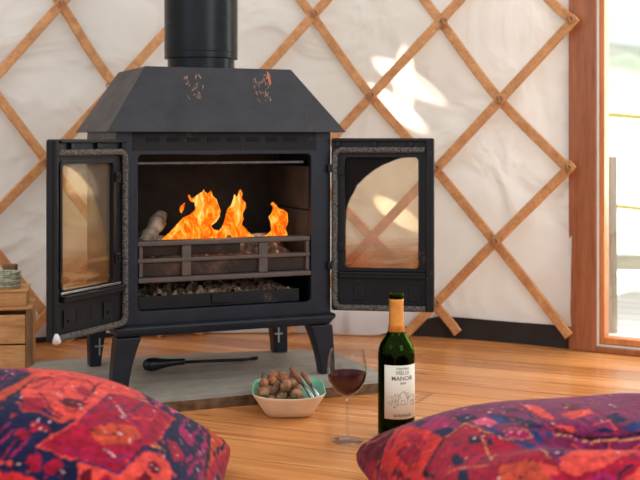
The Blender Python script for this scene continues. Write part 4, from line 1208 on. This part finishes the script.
#MOTIFS
LEFT = [
 ('base',0),
 ('p','navy',[(-0.152,0.243),(0.194,0.309),(0.455,-0.168),(0.442,-0.494),(0.332,-0.625),(0.498,-0.707),(0.545,-0.889),(0.068,-0.913)]),
 ('p','crimson',[(-0.069,0.242),(0.115,0.279),(0.22,0.216),(0.156,0.029),(0.041,0.151),(-0.053,0.152)]),
 ('l','purple',[(0.009,-0.174),(0.033,-0.013),(0.073,0.241)],0.0055),
 ('l','magenta',[(-0.014,-0.05),(0.018,0.122)],0.0046),
 ('d','pale',[(-0.057,0.23),(-0.014,0.121),(0.034,0.058)],0.0055),
 ('p','coral',[(0.05,0.257),(0.201,0.305),(0.447,0.356),(0.631,0.405),(0.655,0.191),(0.494,-0.093),(0.394,-0.421),(0.324,-0.476),(0.265,-0.423),(0.211,-0.335),(0.128,-0.303),(0.097,-0.166),(0.14,0.006)]),
 ('p','rust',[(-0.01,-0.302),(0.08,-0.073),(0.115,0.104),(0.145,0.04),(0.108,-0.18),(0.012,-0.408)]),
 ('l','black',[(0.013,-0.417),(0.082,-0.283),(0.113,-0.131),(0.135,-0.02),(0.196,0.068)],0.006),
 ('p','crimson',[(0.133,-0.327),(0.152,-0.287),(0.212,-0.284),(0.241,-0.361),(0.226,-0.432),(0.167,-0.438)]),
 ('p','maroon',[(0.29,-0.279),(0.302,-0.231),(0.373,-0.232),(0.405,-0.279),(0.385,-0.34),(0.325,-0.348)]),
 ('d','pale',[(0.306,-0.27),(0.344,-0.28),(0.376,-0.299)],0.005),
 ('l','crimson',[(0.173,-0.141),(0.18,-0.07),(0.222,0.044)],0.005),
 ('l','crimson',[(0.274,-0.147),(0.283,-0.013),(0.288,0.113)],0.0046),
 ('l','crimson',[(0.22,-0.086),(0.237,0.036)],0.0037),
 ('l','crimson',[(0.129,-0.09),(0.175,0.017),(0.238,0.098),(0.351,0.1)],0.005),
 ('l','maroon',[(0.356,0.127),(0.413,0.053),(0.398,-0.074)],0.0055),
 ('l','crimson',[(0.233,-0.307),(0.283,-0.358),(0.364,-0.383),(0.417,-0.228)],0.0055),
 ('l','maroon',[(0.424,0.111),(0.407,-0.065),(0.392,-0.247)],0.0046),
 ('l','crimson',[(0.508,0.135),(0.589,0.163),(0.643,0.306)],0.0092),
 ('p','crimson',[(0.335,-0.068),(0.352,0.004),(0.398,-0.074),(0.4,-0.162),(0.361,-0.141)]),
 ('l','maroon',[(0.192,-0.203),(0.233,-0.307),(0.264,-0.405),(0.319,-0.439)],0.0064),
 ('l','rust',[(0.121,-0.353),(0.159,-0.438),(0.216,-0.427),(0.271,-0.464),(0.317,-0.486),(0.347,-0.461)],0.006),
 ('p','crimson',[(0.191,-0.53),(0.21,-0.505),(0.28,-0.53),(0.293,-0.558),(0.243,-0.558),(0.209,-0.576)]),
 ('p','crimson',[(0.149,-0.577),(0.178,-0.555),(0.209,-0.587),(0.197,-0.629),(0.16,-0.607)]),
 ('d','pale',[(0.21,-0.533),(0.24,-0.545),(0.267,-0.553),(0.268,-0.494)],0.0046),
 ('l','magenta',[(0.078,-0.586),(0.117,-0.529)],0.0046),
 ('l','magenta',[(0.089,-0.652),(0.139,-0.572)],0.0046),
 ('l','magenta',[(0.119,-0.714),(0.157,-0.629)],0.0046),
 ('l','magenta',[(0.151,-0.708),(0.21,-0.617)],0.0046),
 ('d','coral',[(0.111,-0.734),(0.146,-0.739)],0.0119),
 ('d','pale',[(0.183,-0.747),(0.353,-0.752)],0.0055),
 ('p','crimson',[(0.203,-0.73),(0.217,-0.696),(0.254,-0.688),(0.279,-0.714),(0.272,-0.753),(0.236,-0.772)]),
 ('p','crimson',[(0.289,-0.736),(0.309,-0.702),(0.34,-0.695),(0.356,-0.728),(0.324,-0.769),(0.294,-0.765)]),
 ('p','red',[(0.086,-0.766),(0.235,-0.79),(0.36,-0.82),(0.367,-0.88),(0.108,-0.889)]),
 ('p','crimson',[(0.247,-0.649),(0.378,-0.472),(0.477,-0.021),(0.6,0.066),(0.662,0.087),(0.782,0.157),(0.732,-0.319),(0.66,-0.493),(0.576,-0.689),(0.489,-0.679),(0.339,-0.676)]),
 ('l','coral',[(0.247,-0.649),(0.331,-0.541),(0.381,-0.461)],0.006),
 ('l','coral',[(0.387,-0.443),(0.444,-0.239),(0.477,0.021)],0.0101),
 ('l','purple',[(0.402,-0.435),(0.452,-0.232),(0.487,-0.027),(0.565,0.011)],0.005),
 ('l','coral',[(0.479,0.029),(0.555,0.033),(0.627,0.083)],0.0064),
 ('l','coral',[(0.662,0.087),(0.782,0.157),(0.736,-0.3)],0.0055),
 ('l','coral',[(0.248,-0.655),(0.339,-0.682),(0.49,-0.682)],0.0046),
 ('p','rust',[(0.448,-0.476),(0.519,-0.397),(0.627,-0.335),(0.653,-0.396),(0.611,-0.509),(0.505,-0.565),(0.462,-0.537)]),
 ('d','black',[(0.537,-0.476),(0.59,-0.439),(0.564,-0.497),(0.56,-0.421),(0.65,-0.444),(0.687,-0.448),(0.713,-0.441),(0.454,-0.487),(0.462,-0.537)],0.0073),
 ('d','pale',[(0.567,-0.455)],0.0073),
 ('l','blue',[(0.493,-0.236),(0.522,-0.211)],0.0069),
 ('l','blue',[(0.549,-0.16),(0.573,-0.111)],0.0069),
 ('l','pale',[(0.533,-0.18),(0.576,-0.279)],0.0032),
 ('d','coral',[(0.516,-0.137)],0.011),
 ('d','blue',[(0.675,-0.094),(0.69,-0.109)],0.0092),
 ('l','coral',[(0.606,-0.257),(0.663,-0.179),(0.713,-0.073)],0.0032),
 ('l','purple',[(0.58,-0.275),(0.607,-0.154),(0.635,0.063)],0.0069),
 ('l','purple',[(0.415,-0.462),(0.478,-0.412),(0.573,-0.297),(0.642,-0.281),(0.681,-0.359)],0.0041),
 ('l','purple',[(0.521,-0.624),(0.545,-0.614)],0.0069),
 ('l','blue',[(0.566,-0.611),(0.597,-0.59)],0.0055),
 ('l','pale',[(0.512,-0.587),(0.554,-0.615)],0.0037),
 ('l','magenta',[(0.342,-0.649),(0.415,-0.639),(0.487,-0.648),(0.567,-0.639),(0.63,-0.545)],0.0046),
 ('p','coral',[(0.41,-0.692),(0.49,-0.694),(0.577,-0.704),(0.693,-0.484),(0.749,-0.447),(0.782,-0.529),(0.79,-0.777),(0.424,-0.877)]),
 ('l','purple',[(0.418,-0.685),(0.49,-0.688),(0.576,-0.695),(0.685,-0.483)],0.006),
 ('p','maroon',[(0.429,-0.721),(0.468,-0.709),(0.484,-0.797),(0.419,-0.81)]),
 ('p','crimson',[(0.5,-0.742),(0.531,-0.714),(0.555,-0.744),(0.541,-0.799),(0.497,-0.809)]),
 ('p','maroon',[(0.639,-0.695),(0.672,-0.638),(0.705,-0.658),(0.689,-0.752),(0.634,-0.773)]),
 ('p','maroon',[(0.687,-0.578),(0.719,-0.535),(0.744,-0.561),(0.729,-0.616),(0.696,-0.635)]),
 ('d','pale',[(0.699,-0.582),(0.724,-0.587)],0.0046),
 ('p','navy',[(0.578,0.4),(0.657,0.461),(0.761,0.562),(0.852,0.702),(0.932,0.49),(0.919,-0.533),(0.824,-0.692),(0.787,-0.488),(0.732,-0.328),(0.782,0.157),(0.662,0.087)]),
 ('p','magenta',[(0.655,0.223),(0.67,0.476),(0.708,0.505),(0.708,0.136)]),
 ('p','pink',[(0.719,0.421),(0.734,0.541),(0.767,0.563),(0.759,0.2)]),
 ('p','magenta',[(0.802,-0.034),(0.82,0.106),(0.84,0.135),(0.877,0.113),(0.867,-0.03),(0.84,-0.065)]),
 ('l','magenta',[(0.809,0.008),(0.82,0.348),(0.802,0.625),(0.784,0.597)],0.005),
 ('l','magenta',[(0.865,0.144),(0.877,0.439),(0.848,0.672),(0.82,0.638)],0.005),
 ('p','crimson',[(0.761,-0.259),(0.808,-0.181),(0.837,-0.296),(0.804,-0.419),(0.776,-0.367)]),
 ('d','pale',[(0.793,-0.283),(0.806,-0.335),(0.82,-0.133)],0.0041),
 ('l','magenta',[(0.854,-0.434),(0.889,-0.178),(0.917,0.136),(0.909,0.423)],0.0055),
 ('l','magenta',[(0.846,-0.314),(0.871,-0.158)],0.005),
 ('d','pale',[(0.861,0.534),(0.899,0.342),(0.919,0.105),(0.899,-0.251)],0.006),
 ('d','pale',[(0.803,0.623)],0.0046),
 ('p','rust',[(0.824,0.652),(0.945,0.822),(0.996,0.92),(1.0,0.491),(0.92,-0.618),(0.935,-0.232),(0.946,0.131),(0.929,0.474),(0.88,0.734)]),
 ('l','magenta',[(0.818,0.645),(0.877,0.726),(0.932,0.128),(0.901,-0.576)],0.005),
 ('l','black',[(0.824,0.652),(0.885,0.734),(0.938,0.28),(0.929,-0.502)],0.006),
 ('l','navy',[(0.952,0.82),(0.952,0.822),(0.968,0.826),(0.974,0.698),(0.957,0.297)],0.0055),
 ('l','crimson',[(0.995,0.924),(0.995,0.575),(0.932,-0.439)],0.0119)]
RIGHT = [
 ('base',1),
 ('p','plum',[(-0.87,0.817),(-0.621,0.645),(-0.251,0.642),(0.408,0.514),(-0.086,-0.815),(-0.467,-0.747),(-0.488,-0.471),(-0.588,-0.207),(-0.652,0.179),(-0.794,0.07),(-0.835,0.438)]),
 ('p','crimson',[(-0.437,-0.631),(-0.293,-0.704),(0.056,-0.544),(-0.094,-0.948),(-0.509,-0.922)]),
 ('p','red',[(-0.804,0.758),(-0.818,0.505),(-0.781,0.086),(-0.879,-0.111),(-0.916,-0.189),(-0.963,-0.6),(-1.0,-0.07),(-0.985,0.481),(-0.916,0.57)]),
 ('p','crimson',[(-0.871,0.39),(-0.839,0.347),(-0.833,0.162),(-0.857,0.095),(-0.89,0.213)]),
 ('p','crimson',[(-0.935,0.298),(-0.91,0.305),(-0.888,0.203),(-0.88,0.074),(-0.908,0.005),(-0.937,0.083),(-0.944,0.213)]),
 ('l','maroon',[(-0.935,0.298),(-0.91,0.305),(-0.888,0.203),(-0.88,0.074),(-0.908,0.005),(-0.937,0.083),(-0.944,0.213),(-0.935,0.298)],0.0035),
 ('l','maroon',[(-0.978,0.231),(-0.972,0.094),(-0.964,-0.088)],0.0062),
 ('p','maroon',[(-0.998,0.951),(-0.929,0.846),(-0.79,0.75),(-0.905,0.593),(-0.975,0.484),(-0.992,0.49),(-1.0,0.922)]),
 ('l','rust',[(-0.972,0.821),(-0.931,0.739),(-0.905,0.65)],0.0088),
 ('p','crimson',[(-1.0,0.946),(-0.989,0.508),(-0.988,0.351),(-1.0,-0.095),(-1.0,0.379)]),
 ('l','black',[(-0.795,0.754),(-0.896,0.611),(-0.967,0.477),(-0.989,0.439)],0.0088),
 ('l','purple',[(-0.777,0.729),(-0.891,0.517),(-0.952,0.406)],0.0044),
 ('p','magenta',[(-0.786,0.483),(-0.697,0.462),(-0.685,0.283),(-0.735,0.198),(-0.801,0.273)]),
 ('p','pink',[(-0.614,0.197),(-0.558,0.193),(-0.535,0.034),(-0.585,-0.016),(-0.623,0.09)]),
 ('p','navy',[(-0.784,0.229),(-0.725,0.203),(-0.717,0.085),(-0.779,0.098)]),
 ('p','navy',[(-0.664,0.405),(-0.59,0.322),(-0.583,0.173),(-0.639,0.21),(-0.633,0.083),(-0.662,0.192)]),
 ('p','navy',[(-0.795,0.595),(-0.748,0.63),(-0.757,0.449),(-0.807,0.437)]),
 ('p','crimson',[(-0.652,0.179),(-0.796,0.041),(-0.915,-0.159),(-0.948,-0.663),(-0.397,-0.932),(-0.44,-0.675),(-0.488,-0.471),(-0.588,-0.207)]),
 ('l','gold',[(-0.762,0.07),(-0.652,0.179),(-0.624,-0.024),(-0.588,-0.207),(-0.521,-0.295),(-0.471,-0.438),(-0.468,-0.586)],0.004),
 ('l','black',[(-0.775,0.071),(-0.849,-0.056),(-0.911,-0.16),(-0.903,-0.302)],0.0088),
 ('p','navy',[(-0.702,-0.043),(-0.66,-0.093),(-0.666,-0.18),(-0.71,-0.155)]),
 ('p','navy',[(-0.647,-0.158),(-0.623,-0.199),(-0.623,-0.239),(-0.651,-0.228)]),
 ('d','coral',[(-0.659,-0.071)],0.0123),
 ('d','crimson',[(-0.659,-0.071)],0.0053),
 ('l','gold',[(-0.656,-0.133),(-0.66,-0.253),(-0.674,-0.427)],0.0035),
 ('l','gold',[(-0.809,-0.375),(-0.758,-0.423),(-0.701,-0.472)],0.004),
 ('p','navy',[(-0.807,-0.215),(-0.781,-0.2),(-0.764,-0.263),(-0.777,-0.346),(-0.811,-0.321)]),
 ('p','navy',[(-0.813,-0.395),(-0.779,-0.439),(-0.793,-0.559),(-0.833,-0.505)]),
 ('d','coral',[(-0.835,-0.356)],0.0198),
 ('d','black',[(-0.835,-0.356)],0.0062),
 ('l','purple',[(-0.768,-0.057),(-0.756,-0.119)],0.0053),
 ('l','purple',[(-0.747,-0.163),(-0.731,-0.212)],0.0053),
 ('l','purple',[(-0.726,-0.268),(-0.706,-0.299)],0.0053),
 ('l','purple',[(-0.701,-0.351),(-0.67,-0.448)],0.0053),
 ('p','rust',[(-0.662,-0.526),(-0.553,-0.558),(-0.497,-0.624),(-0.502,-0.889),(-0.751,-0.823)]),
 ('d','black',[(-0.653,-0.488),(-0.608,-0.509),(-0.583,-0.655),(-0.547,-0.572),(-0.611,-0.676),(-0.69,-0.604)],0.0084),
 ('d','gold',[(-0.647,-0.611),(-0.547,-0.678)],0.0057),
 ('p','blue',[(-0.605,0.089),(-0.566,-0.117),(-0.571,-0.209),(-0.604,-0.164)]),
 ('p','navy',[(-0.502,0.194),(-0.431,-0.042),(-0.386,-0.224),(-0.454,-0.212),(-0.51,-0.009)]),
 ('p','blue',[(-0.536,0.277),(-0.498,0.138),(-0.503,-0.083),(-0.539,-0.016)]),
 ('d','pale',[(-0.51,0.267),(-0.47,0.187)],0.007),
 ('p','magenta',[(-0.556,-0.15),(-0.509,-0.142),(-0.468,-0.227),(-0.462,-0.272),(-0.516,-0.275),(-0.556,-0.224)]),
 ('l','gold',[(-0.556,-0.15),(-0.509,-0.142),(-0.468,-0.227),(-0.462,-0.272),(-0.516,-0.275),(-0.556,-0.224),(-0.556,-0.15)],0.0026),
 ('d','pale',[(-0.531,-0.192),(-0.505,-0.232),(-0.48,-0.221)],0.0053),
 ('p','blue',[(-0.466,-0.218),(-0.425,-0.236),(-0.404,-0.306),(-0.453,-0.317)]),
 ('p','blue',[(-0.549,-0.264),(-0.468,-0.325),(-0.481,-0.475),(-0.52,-0.326)]),
 ('p','blue',[(-0.402,-0.231),(-0.342,-0.262),(-0.391,-0.275)]),
 ('l','navy',[(-0.695,0.649),(-0.581,0.536),(-0.432,0.376),(-0.394,0.173)],0.007),
 ('l','magenta',[(-0.643,0.658),(-0.507,0.626),(-0.384,0.46)],0.0053),
 ('l','navy',[(-0.448,0.316),(-0.395,0.084),(-0.378,-0.179),(-0.317,-0.235)],0.0066),
 ('l','magenta',[(-0.391,0.319),(-0.377,0.034),(-0.371,-0.2),(-0.304,-0.254)],0.0044),
 ('l','purple',[(-0.211,-0.081),(-0.175,-0.184),(-0.143,-0.231)],0.0088),
 ('l','maroon',[(-0.095,0.208),(0.012,0.089),(0.131,-0.046)],0.007),
 ('l','magenta',[(-0.183,-0.139),(-0.079,-0.039),(0.078,-0.021)],0.0062),
 ('p','coral',[(-0.348,0.364),(-0.296,0.262),(-0.308,-0.018),(-0.332,-0.147),(-0.364,-0.051),(-0.358,0.166)]),
 ('p','coral',[(-0.339,-0.183),(-0.262,-0.199),(-0.244,-0.233),(-0.317,-0.235)]),
 ('l','maroon',[(-0.355,0.509),(-0.371,0.09),(-0.364,-0.177),(-0.284,-0.243)],0.0044),
 ('p','coral',[(-0.265,-0.033),(-0.095,0.058),(-0.103,-0.025),(-0.243,-0.138)]),
 ('p','maroon',[(-0.194,0.231),(-0.114,0.209),(-0.119,0.076),(-0.205,0.013)]),
 ('p','navy',[(-0.072,-0.057),(0.013,-0.016),(0.014,-0.146),(-0.063,-0.185)]),
 ('p','navy',[(-0.181,-0.235),(-0.11,-0.21),(-0.084,-0.244),(-0.149,-0.246)]),
 ('l','coral',[(-0.147,-0.186),(-0.074,-0.135),(-0.071,-0.232)],0.0048),
 ('p','blue',[(-0.04,-0.22),(0.078,-0.124),(0.086,-0.233),(-0.013,-0.251)]),
 ('l','black',[(-0.361,-0.229),(-0.266,-0.258),(-0.156,-0.271),(-0.043,-0.269),(0.075,-0.259)],0.0053),  # shade of the fold painted as a dark line along the crease
 ('l','gold',[(-0.351,-0.258),(-0.249,-0.277),(-0.116,-0.286),(0.041,-0.291)],0.0035),
 ('p','coral',[(-0.283,-0.447),(-0.122,-0.297),(-0.148,-0.459),(-0.264,-0.502)]),
 ('p','coral',[(-0.426,-0.594),(-0.218,-0.461),(0.051,-0.328),(-0.032,-0.553),(-0.281,-0.719),(-0.401,-0.74),(-0.452,-0.685)]),
 ('p','maroon',[(-0.238,-0.501),(-0.129,-0.453),(-0.073,-0.544),(-0.172,-0.481)]),
 ('p','coral',[(-0.512,-0.6),(-0.46,-0.655),(-0.461,-0.722),(-0.51,-0.692)]),
 ('p','purple',[(-0.437,-0.391),(-0.389,-0.456),(-0.404,-0.602),(-0.46,-0.589)]),
 ('p','navy',[(-0.38,-0.455),(-0.351,-0.47),(-0.415,-0.579)]),
 ('l','navy',[(-0.245,-0.787),(-0.208,-0.747),(-0.166,-0.717)],0.007),
 ('p','coral',[(-0.224,-0.799),(-0.143,-0.744),(-0.079,-0.796),(-0.139,-0.854)]),
 ('p','magenta',[(-0.372,-0.772),(-0.303,-0.74),(-0.248,-0.775),(-0.315,-0.833)]),
 ('l','coral',[(-0.3,-0.298),(-0.187,-0.367),(0.056,-0.308)],0.0035)]
#ENDMOTIFS
cushion('floor_cushion', (-.505, 1.845, 0), math.radians(4), .370, .250, .045, 'red and navy patterned floor cushion, the one on the left', poly_motifs(LEFT), [], depth=.93, seed=2, prof=(2.2,.62))
cushion('floor_cushion', (.482, 1.885, 0), math.radians(9), .390, .184, .050, 'crimson patterned floor cushion with a creased top, the one on the right', poly_motifs(RIGHT),
        [(-.12,-.39,.42,.12,-8,-.040), (-.45,-.30,.12,.20,0,.008)], depth=.80, seed=5, prof=(3.0,.50))

# ------------------------------------------------------------------ light
W = bpy.data.worlds.new('world'); S.world = W; W.use_nodes = True; wt = W.node_tree; wt.nodes.clear()
wo = wt.nodes.new('ShaderNodeOutputWorld'); bg = wt.nodes.new('ShaderNodeBackground'); bg.inputs[0].default_value = (.98,.99,1.0,1); bg.inputs[1].default_value = 1.08
wt.links.new(bg.outputs[0], wo.inputs[0])
def area(name, loc, tgt, size, energy, col, sy=None):
    l = bpy.data.lights.new(name, 'AREA'); l.energy = energy; l.color = col; l.size = size
    if sy: l.shape = 'RECTANGLE'; l.size_y = sy
    o = bpy.data.objects.new(name, l); COL.objects.link(o); o.location = loc
    o.rotation_euler = (Vector(tgt)-Vector(loc)).to_track_quat('-Z', 'Y').to_euler(); return o
# daylight through the glazed door on the right
q = dpt(.6, .5, 1.2); area('door_daylight', q, (q[0]-DN.x-.3, q[1]-DN.y-.3, .6), 1.0, 30, (1,.97,.92), 1.8)
# unseen warm fill lamp added behind and to the right of the viewer
area('warm_fill', (1.8, .2, 1.7), (-.2, 3, .5), 1.2, 22, (1,.93,.87), 1.2)
area('cool_fill', (-1.9, .6, 1.9), (-.5, 3.2, .6), 1.0, 6, (.82,.92,1), 1.0)  # unseen cool fill lamp added on the left
q = area('hillside_fill', (4.0, 8.0, 5.5), (4.2, 11.5, 0), 6, 2600, (1,.98,.93)); q.data.spread = math.radians(110)  # area lamp added to brighten the hillside in place of sun
# sunbeams between the leaves, striking the canvas from outside
def beam(px, py, cone, energy, src):
    phi, z = hit(px, py); tgt = wallpt(phi, z, .012)
    l = bpy.data.lights.new('sunbeam', 'SPOT'); l.energy = energy; l.spot_size = math.radians(cone); l.spot_blend = .2; l.shadow_soft_size = .005; l.color = (1,.95,.86)
    o = bpy.data.objects.new('sunbeam', l); COL.objects.link(o); o.location = src
    o.rotation_euler = (tgt-Vector(src)).to_track_quat('-Z', 'Y').to_euler()
SL = (-2.2, 5.4, 2.9); SU = (.7, 4.9, 5.0)
beam(400, 78, .16, 9000, SL); beam(414, 82, .11, 9000, SL); beam(405, 84, .09, 12000, SU)
beam(392, 104, .17, 9000, SL); beam(399, 110, .13, 9000, SL)
beam(400, 215, .42, 9000, (-2.2, 5.4, 2.2))
# firelight
q = swp(.25, .08, .46)
l = bpy.data.lights.new('firelight', 'POINT'); l.energy = .7; l.color = (1,.42,.12); l.shadow_soft_size = .04
o = bpy.data.objects.new('firelight', l); COL.objects.link(o); o.location = q

S.view_settings.view_transform = 'Standard'; S.view_settings.look = 'None'; S.view_settings.gamma = 1; S.view_settings.exposure = 0
S.view_settings.use_curve_mapping = False
